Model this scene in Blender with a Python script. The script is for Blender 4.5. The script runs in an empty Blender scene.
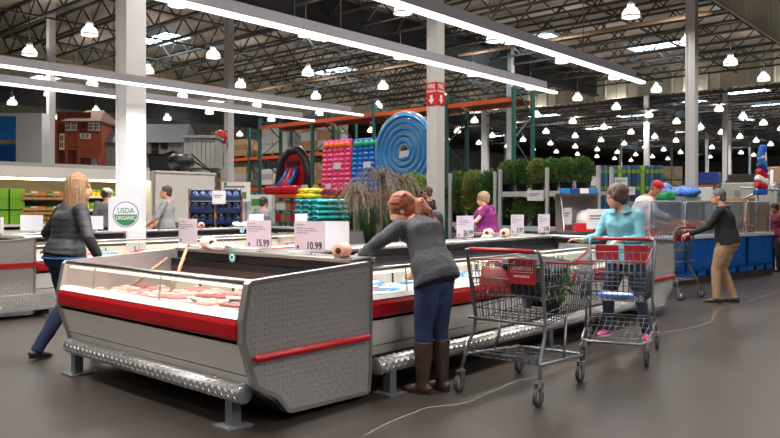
import bpy, bmesh, math, random
from math import pi, sin, cos, radians as R
from mathutils import Vector, Matrix
SC = bpy.context.scene
COL = SC.collection
rnd = random.Random(7)

# ---------------- camera, world, exposure ----------------
# store axes: x runs along the freezer islands, y across them (away to the left), z up
cam_d = bpy.data.cameras.new('camera'); cam = bpy.data.objects.new('camera', cam_d); COL.objects.link(cam)
cam.location = (0, 0, 1.38); cam.rotation_euler = (pi/2, 0, R(41.5 - 90))
cam_d.sensor_width = 36; cam_d.lens = 720/780*36; cam_d.shift_y = -13/780
cam_d.clip_start = .05; cam_d.clip_end = 400
SC.camera = cam
W = bpy.data.worlds.new('World'); SC.world = W; W.use_nodes = True
W.node_tree.nodes['Background'].inputs[0].default_value = (.75, .85, 1, 1)
W.node_tree.nodes['Background'].inputs[1].default_value = .3
SC.view_settings.view_transform = 'Standard'; SC.view_settings.look = 'None'
SC.view_settings.exposure = 1.1; SC.view_settings.gamma = 1
LAMP_W, STRIP_W, SKY_E = 66, 84, 9

FW = Vector((cos(R(41.5)), sin(R(41.5)), 0)); RT = Vector((sin(R(41.5)), -cos(R(41.5)), 0))
def at(px, py, Y):
    """store coordinates of the point seen at a photo position, Y metres deep"""
    return Vector((0, 0, 1.38)) + (FW*720 + RT*(px-390) + Vector((0, 0, 206-py)))*(Y/720)
def gx(px, x):
    d = FW*720 + RT*(px-390); return d.y*x/d.x          # y on the plane x
def gy(px, y):
    d = FW*720 + RT*(px-390); return d.x*y/d.y          # x on the plane y
# ---------------- colour and materials ----------------
def lin(c):
    def f(v):
        v /= 255
        return v/12.92 if v <= .04045 else ((v+.055)/1.055)**2.4
    return (f(c[0]), f(c[1]), f(c[2]), 1)
MATS = {}
def mat(name, c, rough=.5, metal=0, noise=0, nscale=8, bump=0, bscale=60, spec=None, emit=0, coat=0, trans=0):
    if name in MATS: return MATS[name]
    m = bpy.data.materials.new(name); m.use_nodes = True; MATS[name] = m
    nt = m.node_tree; b = nt.nodes['Principled BSDF']
    col = lin(c)
    b.inputs['Base Color'].default_value = col; b.inputs['Roughness'].default_value = rough; b.inputs['Metallic'].default_value = metal
    if spec is not None: b.inputs['Specular IOR Level'].default_value = spec
    if coat: b.inputs['Coat Weight'].default_value = coat; b.inputs['Coat Roughness'].default_value = .1
    if emit: b.inputs['Emission Color'].default_value = col; b.inputs['Emission Strength'].default_value = emit
    if noise or bump:
        tc = nt.nodes.new('ShaderNodeTexCoord')
    if noise:
        n = nt.nodes.new('ShaderNodeTexNoise'); n.inputs['Scale'].default_value = nscale; n.inputs['Detail'].default_value = 4
        nt.links.new(tc.outputs['Object'], n.inputs['Vector'])
        mx = nt.nodes.new('ShaderNodeMix'); mx.data_type = 'RGBA'
        mr = nt.nodes.new('ShaderNodeMapRange'); mr.inputs[1].default_value = .3; mr.inputs[2].default_value = .7
        nt.links.new(n.outputs['Fac'], mr.inputs[0]); nt.links.new(mr.outputs[0], mx.inputs['Factor'])
        mx.inputs['A'].default_value = tuple(min(1, v*(1-noise)) for v in col[:3])+(1,)
        mx.inputs['B'].default_value = tuple(min(1, v*(1+noise)) for v in col[:3])+(1,)
        nt.links.new(mx.outputs['Result'], b.inputs['Base Color'])
    if bump:
        n2 = nt.nodes.new('ShaderNodeTexNoise'); n2.inputs['Scale'].default_value = bscale; n2.inputs['Detail'].default_value = 3
        nt.links.new(tc.outputs['Object'], n2.inputs['Vector'])
        bp = nt.nodes.new('ShaderNodeBump'); bp.inputs['Strength'].default_value = bump; bp.inputs['Distance'].default_value = .02
        nt.links.new(n2.outputs['Fac'], bp.inputs['Height']); nt.links.new(bp.outputs[0], b.inputs['Normal'])
    return m
def glass(name, tint=(235, 245, 245), gloss=.08, alpha=.06, rough=.05, top=.6):
    """thin clear sheet: mostly transparent, some tint, fresnel-weighted gloss"""
    if name in MATS: return MATS[name]
    m = bpy.data.materials.new(name); m.use_nodes = True; MATS[name] = m
    nt = m.node_tree; nt.nodes.remove(nt.nodes['Principled BSDF']); out = nt.nodes['Material Output']
    t = nt.nodes.new('ShaderNodeBsdfTransparent'); t.inputs[0].default_value = lin(tint)
    g = nt.nodes.new('ShaderNodeBsdfGlossy'); g.inputs['Roughness'].default_value = rough; g.inputs[0].default_value = (.9, .9, .9, 1)
    d = nt.nodes.new('ShaderNodeBsdfDiffuse'); d.inputs[0].default_value = lin(tint)
    fr = nt.nodes.new('ShaderNodeLayerWeight'); fr.inputs[0].default_value = .35
    mr = nt.nodes.new('ShaderNodeMapRange'); mr.inputs[3].default_value = gloss; mr.inputs[4].default_value = top
    m1 = nt.nodes.new('ShaderNodeMixShader'); m2 = nt.nodes.new('ShaderNodeMixShader'); m1.inputs[0].default_value = alpha
    nt.links.new(t.outputs[0], m1.inputs[1]); nt.links.new(d.outputs[0], m1.inputs[2])
    nt.links.new(fr.outputs['Facing'], mr.inputs[0]); nt.links.new(mr.outputs[0], m2.inputs[0])
    nt.links.new(m1.outputs[0], m2.inputs[1]); nt.links.new(g.outputs[0], m2.inputs[2]); nt.links.new(m2.outputs[0], out.inputs[0])
    return m
def emis(name, c, s):
    if name in MATS: return MATS[name]
    m = bpy.data.materials.new(name); m.use_nodes = True; MATS[name] = m
    b = m.node_tree.nodes['Principled BSDF']; b.inputs['Base Color'].default_value = lin(c)
    b.inputs['Emission Color'].default_value = lin(c); b.inputs['Emission Strength'].default_value = s
    return m

# ---------------- mesh builder ----------------
class MB:
    def __init__(s): s.v = []; s.f = []; s.mi = []; s.sm = []
    def add(s, vs, fs, mi=0, smooth=False):
        o = len(s.v); s.v += [Vector(p) for p in vs]
        for f in fs: s.f.append([i+o for i in f]); s.mi.append(mi); s.sm.append(smooth)
        return s
    def box(s, x0, y0, z0, x1, y1, z1, mi=0, bev=0):
        if bev: return s.rbox((x0+x1)/2, (y0+y1)/2, z0, x1-x0, y1-y0, z1-z0, bev, mi)
        vs = [(x, y, z) for z in (z0, z1) for (x, y) in ((x0, y0), (x1, y0), (x1, y1), (x0, y1))]
        return s.add(vs, [(3, 2, 1, 0), (4, 5, 6, 7), (0, 1, 5, 4), (1, 2, 6, 5), (2, 3, 7, 6), (3, 0, 4, 7)], mi)
    def rbox(s, cx, cy, z0, w, d, h, r=.02, mi=0, M=None):
        """box with chamfered edges"""
        r = min(r, w*.45, d*.45, h*.45); vs = []; fs = []
        def ring(ix, z):
            a, b = w/2-ix, d/2-ix; c = max(r-ix, r*.3)
            return [(a-c, -b, z), (a, -b+c, z), (a, b-c, z), (a-c, b, z), (-a+c, b, z), (-a, b-c, z), (-a, -b+c, z), (-a+c, -b, z)]
        rs = [ring(r*.7, 0), ring(0, r*.7), ring(0, h-r*.7), ring(r*.7, h)]
        for q in rs: vs += q
        for k in range(3):
            for i in range(8):
                j = (i+1) % 8; fs.append((k*8+i, k*8+j, k*8+8+j, k*8+8+i))
        fs.append(tuple(range(7, -1, -1))); fs.append(tuple(range(24, 32)))
        T = Matrix.Translation((cx, cy, z0))
        if M is not None: T = T @ M
        return s.add([T @ Vector(p) for p in vs], fs, mi)
    def obox(s, c, ax, ay, az, mi=0):
        """box from centre and three half vectors"""
        c = Vector(c); ax = Vector(ax); ay = Vector(ay); az = Vector(az)
        vs = [c + sx*ax + sy*ay + sz*az for sz in (-1, 1) for sx, sy in ((-1, -1), (1, -1), (1, 1), (-1, 1))]
        return s.add(vs, [(3, 2, 1, 0), (4, 5, 6, 7), (0, 1, 5, 4), (1, 2, 6, 5), (2, 3, 7, 6), (3, 0, 4, 7)], mi)
    def tube(s, pts, r, n=8, mi=0, closed=False, caps=True, smooth=True, r2=None):
        pts = [Vector(p) for p in pts]; N = len(pts); rs = r if isinstance(r, (list, tuple)) else [r]*N
        vs = []; fs = []; prev = None
        for i, p in enumerate(pts):
            if closed: t = pts[(i+1) % N] - pts[i-1]
            else: t = pts[min(i+1, N-1)] - pts[max(i-1, 0)]
            t.normalize()
            if prev is None:
                a = Vector((0, 0, 1)) if abs(t.z) < .9 else Vector((1, 0, 0))
                u = t.cross(a).normalized()
            else:
                u = (prev - t*prev.dot(t))
                u = u.normalized() if u.length > 1e-6 else t.orthogonal().normalized()
            prev = u; w = t.cross(u); k = rs[i]; k2 = k if r2 is None else r2
            off = pi/n if n == 4 else 0
            for j in range(n):
                a = 2*pi*j/n + off; vs.append(p + u*cos(a)*k + w*sin(a)*k2)
        M = N if closed else N-1
        for i in range(M):
            i2 = (i+1) % N
            for j in range(n):
                j2 = (j+1) % n; fs.append((i*n+j, i*n+j2, i2*n+j2, i2*n+j))
        s.add(vs, fs, mi, smooth and n > 4)
        if caps and not closed:
            o = len(s.v)-len(vs)
            for q in (tuple(range(o+n-1, o-1, -1)), tuple(range(o+(N-1)*n, o+N*n))): s.f.append(list(q)); s.mi.append(mi); s.sm.append(False)
        return s
    def lathe(s, prof, c=(0, 0, 0), n=16, mi=0, axis='z', smooth=True, cap=True):
        vs = []; fs = []; c = Vector(c)
        for r, z in prof:
            for j in range(n):
                a = 2*pi*j/n; p = (r*cos(a), r*sin(a), z)
                if axis == 'x': p = (p[2], p[0], p[1])
                if axis == 'y': p = (p[1], p[2], p[0])
                vs.append(c+Vector(p))
        for i in range(len(prof)-1):
            for j in range(n):
                j2 = (j+1) % n; fs.append((i*n+j, i*n+j2, i*n+n+j2, i*n+n+j))
        s.add(vs, fs, mi, smooth)
        if cap:
            o = len(s.v)-len(vs); k = len(prof)-1
            if prof[0][0] > 1e-5: s.f.append(list(range(o+n-1, o-1, -1))); s.mi.append(mi); s.sm.append(False)
            if prof[-1][0] > 1e-5: s.f.append(list(range(o+k*n, o+k*n+n))); s.mi.append(mi); s.sm.append(False)
        return s
    def prism(s, poly, a, b, axis='y', mi=0):
        """extrude a 2-D outline between a and b along an axis; outline coords are the other two axes in order"""
        n = len(poly); vs = []
        for t in (a, b):
            for p, q in poly: vs.append({'x': (t, p, q), 'y': (p, t, q), 'z': (p, q, t)}[axis])
        fs = [tuple(range(n-1, -1, -1)), tuple(range(n, 2*n))] + [(i, (i+1) % n, n+(i+1) % n, n+i) for i in range(n)]
        return s.add(vs, fs, mi)
    def ellipsoid(s, c, r, n=12, m=8, mi=0, M=None):
        c = Vector(c); r = (r, r, r) if not isinstance(r, (tuple, list)) else r; vs = []; fs = []
        for i in range(1, m):
            t = pi*i/m
            for j in range(n):
                a = 2*pi*j/n; p = Vector((r[0]*sin(t)*cos(a), r[1]*sin(t)*sin(a), r[2]*cos(t)))
                vs.append(c + (M @ p if M else p))
        a = Vector((0, 0, r[2])); b = -a
        vs += [c + (M @ a if M else a), c + (M @ b if M else b)]
        for i in range(m-2):
            for j in range(n): fs.append((i*n+j, i*n+n+j, i*n+n+(j+1) % n, i*n+(j+1) % n))
        T = len(vs)-2
        for j in range(n): fs.append((T, j, (j+1) % n)); fs.append((T+1, (m-2)*n+(j+1) % n, (m-2)*n+j))
        return s.add(vs, fs, mi, True)
    def xf(s, M):
        s.v = [M @ p for p in s.v]; return s
    def build(s, name, mats, parent=None, loc=(0, 0, 0), rotz=0, wn=False):
        me = bpy.data.meshes.new(name); me.from_pydata([tuple(p) for p in s.v], [], s.f)
        if not isinstance(mats, (list, tuple)): mats = [mats]
        for m in mats: me.materials.append(m)
        me.polygons.foreach_set('material_index', s.mi); me.polygons.foreach_set('use_smooth', s.sm)
        bm = bmesh.new(); bm.from_mesh(me); bmesh.ops.recalc_face_normals(bm, faces=bm.faces); bm.to_mesh(me); bm.free()
        o = bpy.data.objects.new(name, me); COL.objects.link(o); o.location = loc; o.rotation_euler = (0, 0, rotz)
        if parent: o.parent = parent
        return o
def tag(o, label, cat, group=None, kind=None):
    o['label'] = label; o['category'] = cat
    if group: o['group'] = group
    if kind: o['kind'] = kind
    return o
def thing(name, label, cat, loc=(0, 0, 0), rotz=0, group=None):
    o = bpy.data.objects.new(name, None); COL.objects.link(o); o.empty_display_size = .1
    o.location = loc; o.rotation_euler = (0, 0, rotz); return tag(o, label, cat, group)
def struct(name, mb, m):
    o = mb.build(name, m); o['kind'] = 'structure'; return o
KIDS = {}
def dup(o, loc=None, rotz=None, label=None, group=None, parent=None):
    c = o.copy(); COL.objects.link(c)
    if parent: c.parent = parent
    if loc is not None: c.location = loc
    if rotz is not None: c.rotation_euler = (o.rotation_euler.x, o.rotation_euler.y, rotz)
    if label: c['label'] = label
    if group: c['group'] = group
    for ch in list(o.children): dup(ch, parent=c)
    return c
def text(body, size, loc, rot, m, name='lettering', parent=None, ext=.0008, align='CENTER', sx=1, bold=.012):
    cu = bpy.data.curves.new(name, 'FONT'); cu.body = body; cu.size = size; cu.extrude = ext; cu.align_x = align; cu.align_y = 'CENTER'
    cu.resolution_u = 2; cu.offset = size*bold
    o = bpy.data.objects.new(name, cu); COL.objects.link(o)
    dg = bpy.context.evaluated_depsgraph_get(); me = bpy.data.meshes.new_from_object(o.evaluated_get(dg))
    bpy.data.objects.remove(o); me.materials.clear(); me.materials.append(m)
    t = bpy.data.objects.new(name, me); COL.objects.link(t); t.location = loc; t.rotation_euler = rot; t.scale = (sx, 1, 1)
    if parent: t.parent = parent
    return t
# ---------------- setting ----------------
def floor_mat():
    m = bpy.data.materials.new('polished_concrete'); m.use_nodes = True; nt = m.node_tree; b = nt.nodes['Principled BSDF']
    tc = nt.nodes.new('ShaderNodeTexCoord')
    n1 = nt.nodes.new('ShaderNodeTexNoise'); n1.inputs['Scale'].default_value = .55; n1.inputs['Detail'].default_value = 6
    n2 = nt.nodes.new('ShaderNodeTexNoise'); n2.inputs['Scale'].default_value = 14; n2.inputs['Detail'].default_value = 5
    mx = nt.nodes.new('ShaderNodeMix'); mx.data_type = 'RGBA'; mx.inputs['A'].default_value = lin((46, 40, 36)); mx.inputs['B'].default_value = lin((62, 55, 50))
    ad = nt.nodes.new('ShaderNodeMath'); ad.operation = 'MULTIPLY_ADD'; ad.inputs[1].default_value = .35
    for n in (n1, n2): nt.links.new(tc.outputs['Object'], n.inputs['Vector'])
    nt.links.new(n2.outputs['Fac'], ad.inputs[0])
    mr = nt.nodes.new('ShaderNodeMapRange'); mr.inputs[1].default_value = .3; mr.inputs[2].default_value = .75; mr.inputs[4].default_value = .7
    nt.links.new(n1.outputs['Fac'], mr.inputs[0]); nt.links.new(mr.outputs[0], ad.inputs[2])
    nt.links.new(ad.outputs[0], mx.inputs['Factor']); nt.links.new(mx.outputs['Result'], b.inputs['Base Color'])
    r = nt.nodes.new('ShaderNodeMapRange'); r.inputs[3].default_value = .22; r.inputs[4].default_value = .42
    nt.links.new(n1.outputs['Fac'], r.inputs[0]); nt.links.new(r.outputs[0], b.inputs['Roughness'])
    b.inputs['Specular IOR Level'].default_value = .35
    bp = nt.nodes.new('ShaderNodeBump'); bp.inputs['Strength'].default_value = .04; nt.links.new(n2.outputs['Fac'], bp.inputs['Height']); nt.links.new(bp.outputs[0], b.inputs['Normal'])
    return m
struct('floor', MB().box(-8, -14, -.1, 112, 60, 0), floor_mat())
ROOF = 9.0
deck = mat('roof_deck', (172, 160, 148), .8, noise=.15, nscale=.6)
steel_dark = mat('joist_steel', (60, 58, 56), .6)
struct('ceiling', MB().box(-8, -14, ROOF, 112, 60, ROOF+.2), deck)
clad = mat('metal_cladding', (196, 192, 174), .6, noise=.06, nscale=.5)
def corrug(axis, c, a0, a1, z0, z1, pitch=.6, d=.05):
    """ribbed sheet metal wall lying at c on its normal axis"""
    m = MB(); n = max(1, int((a1-a0)/pitch)); poly = []
    for i in range(n):
        s = a0 + (a1-a0)*i/n; p = (a1-a0)/n
        poly += [(s, 0), (s+p*.78, 0), (s+p*.84, d), (s+p*.94, d)]
    poly.append((a1, 0))
    vs = []; fs = []
    for z in (z0, z1):
        for s, o in poly: vs.append((c-o, s, z) if axis == 'x' else (s, c-o, z))
    k = len(poly)
    for i in range(k-1): fs.append((i, i+1, k+i+1, k+i))
    m.add(vs, fs)
    if axis == 'x': m.box(c+.04, a0, z0, c+.12, a1, z1)
    else: m.box(a0, c+.04, z0, a1, c+.12, z1)
    return m
struct('wall_back', corrug('x', 111, -14, 60, 0, ROOF, 1.2), mat('back_wall_paint', (158, 152, 146), .8))
struct('wall_left', corrug('y', 52, -8, 112, 0, ROOF, .8), mat('far_cladding', (170, 176, 164), .6))
struct('wall_right', MB().box(-8, -14.1, 0, 112, -14, ROOF), mat('side_paint', (120, 116, 110), .8))
struct('wall_front', MB().box(-8.1, -14, 0, -8, 60, ROOF), mat('side_paint', (120, 116, 110), .8))
# corrugated draft curtains that hang from the roof round the high bay
struct('wall_curtain_far', corrug('x', 39.2, 6.9, 34.6, 7.5, ROOF-.02, .62), clad)
struct('wall_curtain_left', corrug('y', 34.6, -4, 39.3, 7.5, ROOF-.02, .62), clad)
struct('wall_curtain_right', corrug('y', 6.9, 6, 39.2, 7.5, ROOF-.02, .62), clad)
# girders
for i, (v, u0, u1) in enumerate(((18.6, 4, 39), (33.2, 40, 110), (18.6, 40, 110), (47, 4, 110), (4, 10, 110))):
    m = MB().box(u0, v-.02, 7.75, u1, v+.02, 8.75).box(u0, v-.18, 7.7, u1, v+.18, 7.78).box(u0, v-.18, 8.72, u1, v+.18, 8.8)
    g = struct('roof_girder', m, mat('girder_steel', (28, 28, 32), .6))
# open-web roof joists
def joist(u, v0, v1, pan=1.3, t=.04):
    m = MB(); zt, zb = ROOF-.1, ROOF-.85
    m.box(u-t*1.3, v0, zt-t, u+t*1.3, v1, zt+t); m.box(u-t*1.3, v0+.4, zb-t, u+t*1.3, v1-.4, zb+t)
    n = int((v1-v0)/pan)
    for i in range(n):
        a = v0 + (v1-v0)*i/n; b = a + (v1-v0)/n; c = (a+b)/2
        for p, q in (((u, a, zt), (u, c, zb)), ((u, c, zb), (u, b, zt))): m.tube([p, q], t*.8, 4, smooth=False, caps=False)
    o = struct('roof_joist', m, steel_dark); return o
u = 11.0
while u < 39: joist(u, 7.1, 34.4, 1.5); u += 1.7
u = 41.0
while u < 108: joist(u, max(4.2, .19*u), min(51, .95*u+2), 1.9, .05); u += 2.1
# bridging angles across the joists
for v in (11, 14.8, 22.5, 26.3, 30):
    struct('roof_bridging', MB().box(8, v-.03, ROOF-.9, 39, v+.03, ROOF-.84), steel_dark)
# mains pipes
pm = mat('tan_pipe', (176, 150, 122), .5)
struct('trim_pipe_long', MB().tube([(8, 33.6, 8.0), (26, 33.6, 8.0)], .09, 8), pm)
struct('trim_pipe_cross', MB().tube([(25.5, 34, 7.95), (25.5, 8, 7.95)], .08, 8), pm)
struct('trim_pipe_far', MB().tube([(44, 8, 7.3), (44, 33, 7.3)], .08, 8), mat('grey_pipe', (120, 118, 114), .5))
# skylights
skm = emis('skylight_glow', (214, 236, 246), SKY_E); curb = mat('curb_white', (225, 232, 235), .5)
for i, (u, v) in enumerate([(17.3, 28.8), (28, 16.6), (33.1, 22.2), (21.7, 22.5), (27.5, 28.5), (33.1, 12.8), (52.5, 29.7), (57.4, 24.1), (50.2, 13.6), (52.3, 18.2), (58.1, 14), (66.6, 18.8), (72.8, 25.2), (64.6, 30.5), (80.5, 19.4), (79.5, 31.9), (88.3, 25.7), (96.7, 33.5), (64.6, 41.9), (18, 42), (30, 44)]):
    m = MB().box(u-.62, v-1.25, ROOF-.06, u+.62, v+1.25, ROOF-.01)
    fr = MB()
    for k in (-1, 1): fr.box(u+k*.66-.04, v-1.33, ROOF-.22, u+k*.66+.04, v+1.33, ROOF-.01).box(u-.66, v+k*1.29-.04, ROOF-.22, u+.66, v+k*1.29+.04, ROOF-.01)
    fr.box(u-.03, v-1.25, ROOF-.1, u+.03, v+1.25, ROOF-.05)
    a = m.build('window_%d' % (i+1), skm); a['kind'] = 'structure'
    fr.build('window_frame', curb, a)
# columns
cm = mat('column_paint', (200, 198, 199), .45)
def column(u, v, w, z=ROOF):
    m = MB(); t = w*.16; h = w/2
    m.box(u-h, v-h, 0, u+h, v-h+t, z).box(u-h, v+h-t, 0, u+h, v+h, z).box(u-h+.01, v-h*.8, 0, u+h-.01, v+h*.8, z)
    return struct('column', m, cm)
column(5.75, 10.5, .33); c2 = column(13.5, 10.5, .3)
column(*at(51, 206, 27).xy, .24); column(15.2, 21, .24); column(29.6, 18.5, .28); column(21.2, 7.2, .27)
for p in ((37, 25), (45.5, 30.5), (44.3, 17.8), (46.5, 13.8), (60, 24), (60, 38), (75, 24), (75, 33), (90, 24), (90, 33), (26, 36), (60, 17.5)): column(*p, .26)
# ---------------- high-bay lamps ----------------
glow = emis('lamp_glow', (255, 250, 240), 1.0)
glow.node_tree.nodes['Principled BSDF'].inputs['Emission Strength'].default_value = 1.1
ld = bpy.data.lights.new('lamp_light', 'AREA'); ld.shape = 'DISK'; ld.size = .42; ld.energy = LAMP_W; ld.color = (1, .95, .88); ld.spread = R(150)
lu = bpy.data.lights.new('added_uplight', 'AREA'); lu.shape = 'DISK'; lu.size = .5; lu.energy = 13; lu.color = (1, .95, .88)  # upward light added inside each lamp to brighten the roof
lens = emis('lamp_lens', (255, 250, 240), 1.2)
wm = mat('white_enamel', (225, 225, 225), .4); gm = mat('galvanised', (150, 152, 154), .4, .7); wirem = mat('wire', (60, 60, 60), .5)
def make_lamp(label, group):
    t = thing('high_bay_lamp', label, 'lamp', (0, 0, 7), 0, group)
    MB().lathe([(.0, -.17), (.2, -.16), (.255, -.13), (.25, -.02), (.17, .1), (.0, .11)], n=12).build('diffuser', glow, t)
    lo = bpy.data.objects.new('lamp_light', ld); COL.objects.link(lo); lo.location = (0, 0, -.175); lo.parent = t
    l2 = bpy.data.objects.new('added_uplight', lu); COL.objects.link(l2); l2.location = (.0, .0, .13); l2.rotation_euler = (pi, 0, 0); l2.parent = t
    MB().lathe([(.27, -.15), (.285, -.13), (.27, -.11)], n=12, cap=False).build('rim', wm, t)
    MB().lathe([(.1, .1), (.11, .14), (.11, .28), (.03, .34)], n=10).build('ballast', gm, t)
    MB().tube([(0, 0, .33), (0, 0, 2.0)], .012, 5).build('hanging_chain', wirem, t)
    return t
LG = 'white bell-shaped lamps over the fresh food area'; LF = 'small far lamps below the distant roof'
LA = 'white bell-shaped lamp under the high roof, nearer than the pale curtain wall'
LB = 'small white bell lamp far off under the roof beyond the pale curtain wall'
proto = None; gu = [10.9+4.68*k for k in range(19)]; gv = [8.6, 13.3, 17.4, 22.5, 27.1, 31.9, 36.4, 41.0, 46.0]
for u in gu:
    for v in gv:
        near = u < 39 and v < 34
        if v/u > 2.75 or v/u < .21: continue
        if u > 39 and (v > 37 or v > .95*u): continue
        if u < 15 and v < 12: continue
        if u > 90: continue
        if proto is None: proto = make_lamp(LA, LG); proto.location = (u, v, 7)
        else: dup(proto, (u, v, 7), None, LA if near else LB, LG if near else LF)
# unseen lamps added along the same grid, as fill light for the near scene
for u, v in ((1.5, -3), (1.5, 3.9), (6.2, -3), (6.2, 3.9), (10.9, -3), (10.9, 3.9), (15.6, 3.9), (20.2, 3.9), (15.6, -3), (1.5, 8.6), (6.2, 8.6), (10.9, 8.6), (1.5, 13.3), (6.2, 13.3), (-3, 3.9), (-3, 13.3), (25, 3.9), (29.6, 3.9), (34.3, 3.9)):
    dup(proto, (u, v, 7), None, 'white high-bay lamp added out of view to light the near aisle', 'lamps added out of view above the near aisle')
# ---------------- strip lights over the islands ----------------
sglow = emis('strip_glow', (250, 252, 255), .8); sal = mat('strip_housing', (150, 148, 154), .5)
def strip(v, u0, u1, label, group=None):
    t = thing('strip_light', label, 'strip light', (u0, v, 3.14), 0, group)
    L = u1-u0
    MB().prism([(-.045, .035), (.045, .035), (.045, .145), (-.045, .145)], 0, L-.35, 'x').build('housing', sal, t)
    MB().prism([(-.035, 0), (.035, 0), (.043, .035), (-.043, .035)], 0, L, 'x').build('diffuser', sglow, t)
    sl = bpy.data.lights.new('strip_area', 'AREA'); sl.shape = 'RECTANGLE'; sl.size = L-.1; sl.size_y = .08; sl.energy = STRIP_W*L/8.6; sl.color = (.97, .98, 1); sl.spread = R(140)
    so = bpy.data.objects.new('strip_area', sl); COL.objects.link(so); so.location = (L/2, 0, -.006); so.parent = t
    n = 3
    for i in range(n):
        x = L*(i+.35)/n
        MB().tube([(x, 0, .12), (x, 0, 5.84)], .006, 4).build('suspension_cable', wirem, t)
strip(5.55, 1.6, 10.2, 'long white strip light over the back half of the front freezer island')
strip(4.15, 1.6, 10.2, 'highest long strip light in view, over the front half of the front freezer island')
strip(9.75, 2.2, 10.2, 'upper of the two long strip lights over the second freezer island')
strip(11.15, 2.2, 10.2, 'lower of the two long strip lights over the second freezer island')
for y, x0, x1 in ((-.17, 1.6, 10.2), (-1.57, 1.6, 10.2), (4.15, -7.5, -1.2), (5.55, -7.5, -1.2), (-.17, -7.5, -1.2), (-1.57, -7.5, -1.2)):  # unseen strips added to brighten the faces turned to the camera
    strip(y, x0, x1, 'long white strip light added out of view to light the front faces', 'strip lights added out of view')
# ---------------- freezer islands ----------------
white_pt = mat('case_white', (224, 219, 212), .4, noise=.03, nscale=3); red_pt = mat('bumper_red', (168, 14, 24), .35)
stain = mat('stainless', (172, 170, 168), .3, 1.0, bump=.05, bscale=30); edge_m = mat('edge_trim', (150, 148, 146), .35, .7)
plate = mat('tread_plate', (192, 190, 188), .34, .75); cream = mat('liner_cream', (232, 222, 206), .5); darkm = mat('inner_dark', (40, 32, 29), .35)
blackm = mat('black_plastic', (13, 13, 14), .55, spec=.25); kick = mat('kick_grey', (74, 68, 64), .6); cglass = glass('case_glass', (246, 247, 243), gloss=.04, alpha=.04, top=.22)
grey_pt = mat('post_grey', (92, 94, 98), .5)
def lozenges(m, a0, a1, b0, b1, put, pitch=.036, inside=None, mi=0):
    """raised tread-plate marks in alternating directions; put(a, b, h) gives the 3-D point"""
    na = int((a1-a0)/pitch); nb = int((b1-b0)/pitch)
    for i in range(na):
        for j in range(nb):
            a = a0+(i+.5)*pitch; b = b0+(j+.5)*pitch
            if inside and not inside(a, b): continue
            s = 1 if (i+j) % 2 else -1; L = pitch*.5; w = pitch*.13; c = .707
            d = (c*L, s*c*L); e = (-s*c*w, c*w)
            pts = [put(a-d[0], b-d[1], 0), put(a+e[0], b+e[1], 0), put(a+d[0], b+d[1], 0), put(a-e[0], b-e[1], 0), put(a, b, .006)]
            m.add(pts, [(0, 1, 4), (1, 2, 4), (2, 3, 4), (3, 0, 4)], mi)
OUT = [(.07, .925), (.045, .905), (0, .69), (0, .55), (.10, .26), (.14, .235), (.23, .19), (.27, .165), (.35, .07), (.38, .055), (1.09, .035), (1.12, .055), (1.14, .19), (1.15, .945), (1.125, .98), (1.09, .98)]
def inpoly(x, z, poly):
    c = False; n = len(poly)
    for i in range(n):
        (x1, z1), (x2, z2) = poly[i], poly[i-1]
        if (z1 > z) != (z2 > z) and x < (x2-x1)*(z-z1)/(z2-z1)+x1: c = not c
    return c
def shrink(poly, d):
    cx = sum(p[0] for p in poly)/len(poly); cz = sum(p[1] for p in poly)/len(poly)
    out = []
    n = len(poly)
    for i in range(n):
        p0, p1, p2 = Vector(poly[i-1]), Vector(poly[i]), Vector(poly[(i+1) % n])
        n1 = Vector((-(p1-p0).y, (p1-p0).x)).normalized(); n2 = Vector((-(p2-p1).y, (p2-p1).x)).normalized()
        nn = (n1+n2).normalized(); out.append((p1.x+nn.x*d, p1.y+nn.y*d))
    return out
def end_panel(t, y, side, style):
    s = side; po = OUT; pin = shrink(OUT, .028)
    if not inpoly(*pin[3], OUT): pin = shrink(OUT, -.028)
    m = MB(); a, b = (y, y+.05) if s > 0 else (y-.05, y)
    face = b if s > 0 else a
    m.prism(po, a, b, 'y', 0)
    # raised rim round the outline
    n = len(po); vs = []; f2 = face + s*.006
    for p in po: vs.append((p[0], face, p[1]))
    for p in po: vs.append((p[0], f2, p[1]))
    for p in pin: vs.append((p[0], f2, p[1]))
    for p in pin: vs.append((p[0], face, p[1]))
    fs = []
    for i in range(n):
        j = (i+1) % n
        for k in range(3): fs.append((k*n+i, k*n+j, k*n+n+j, k*n+n+i))
    m.add(vs, fs, 1)
    top = .62 if style == 2 else 2
    lozenges(m, .01, 1.17, .06, .97, lambda a, b, h: (a, face+s*h, b), .036, lambda x, z: z < top and inpoly(x, z, pin) and all(inpoly(x+q*.02, z+w*.02, pin) for q, w in ((1, 0), (-1, 0), (0, 1), (0, -1))), 0)
    p = m.build('end_panel', [plate, edge_m], t)
    if style == 1:
        MB().tube([(.07, face+s*.03, .45), (.085, face+s*.03, .45), (1.075, face+s*.03, .45), (1.09, face+s*.03, .45)], [.012, .024, .024, .012], 10).build('bumper_bar', red_pt, p)
    else:
        MB().box(.0, face, .62, 1.17, face+s*.022, .68).build('bumper_bar', red_pt, p)
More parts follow.
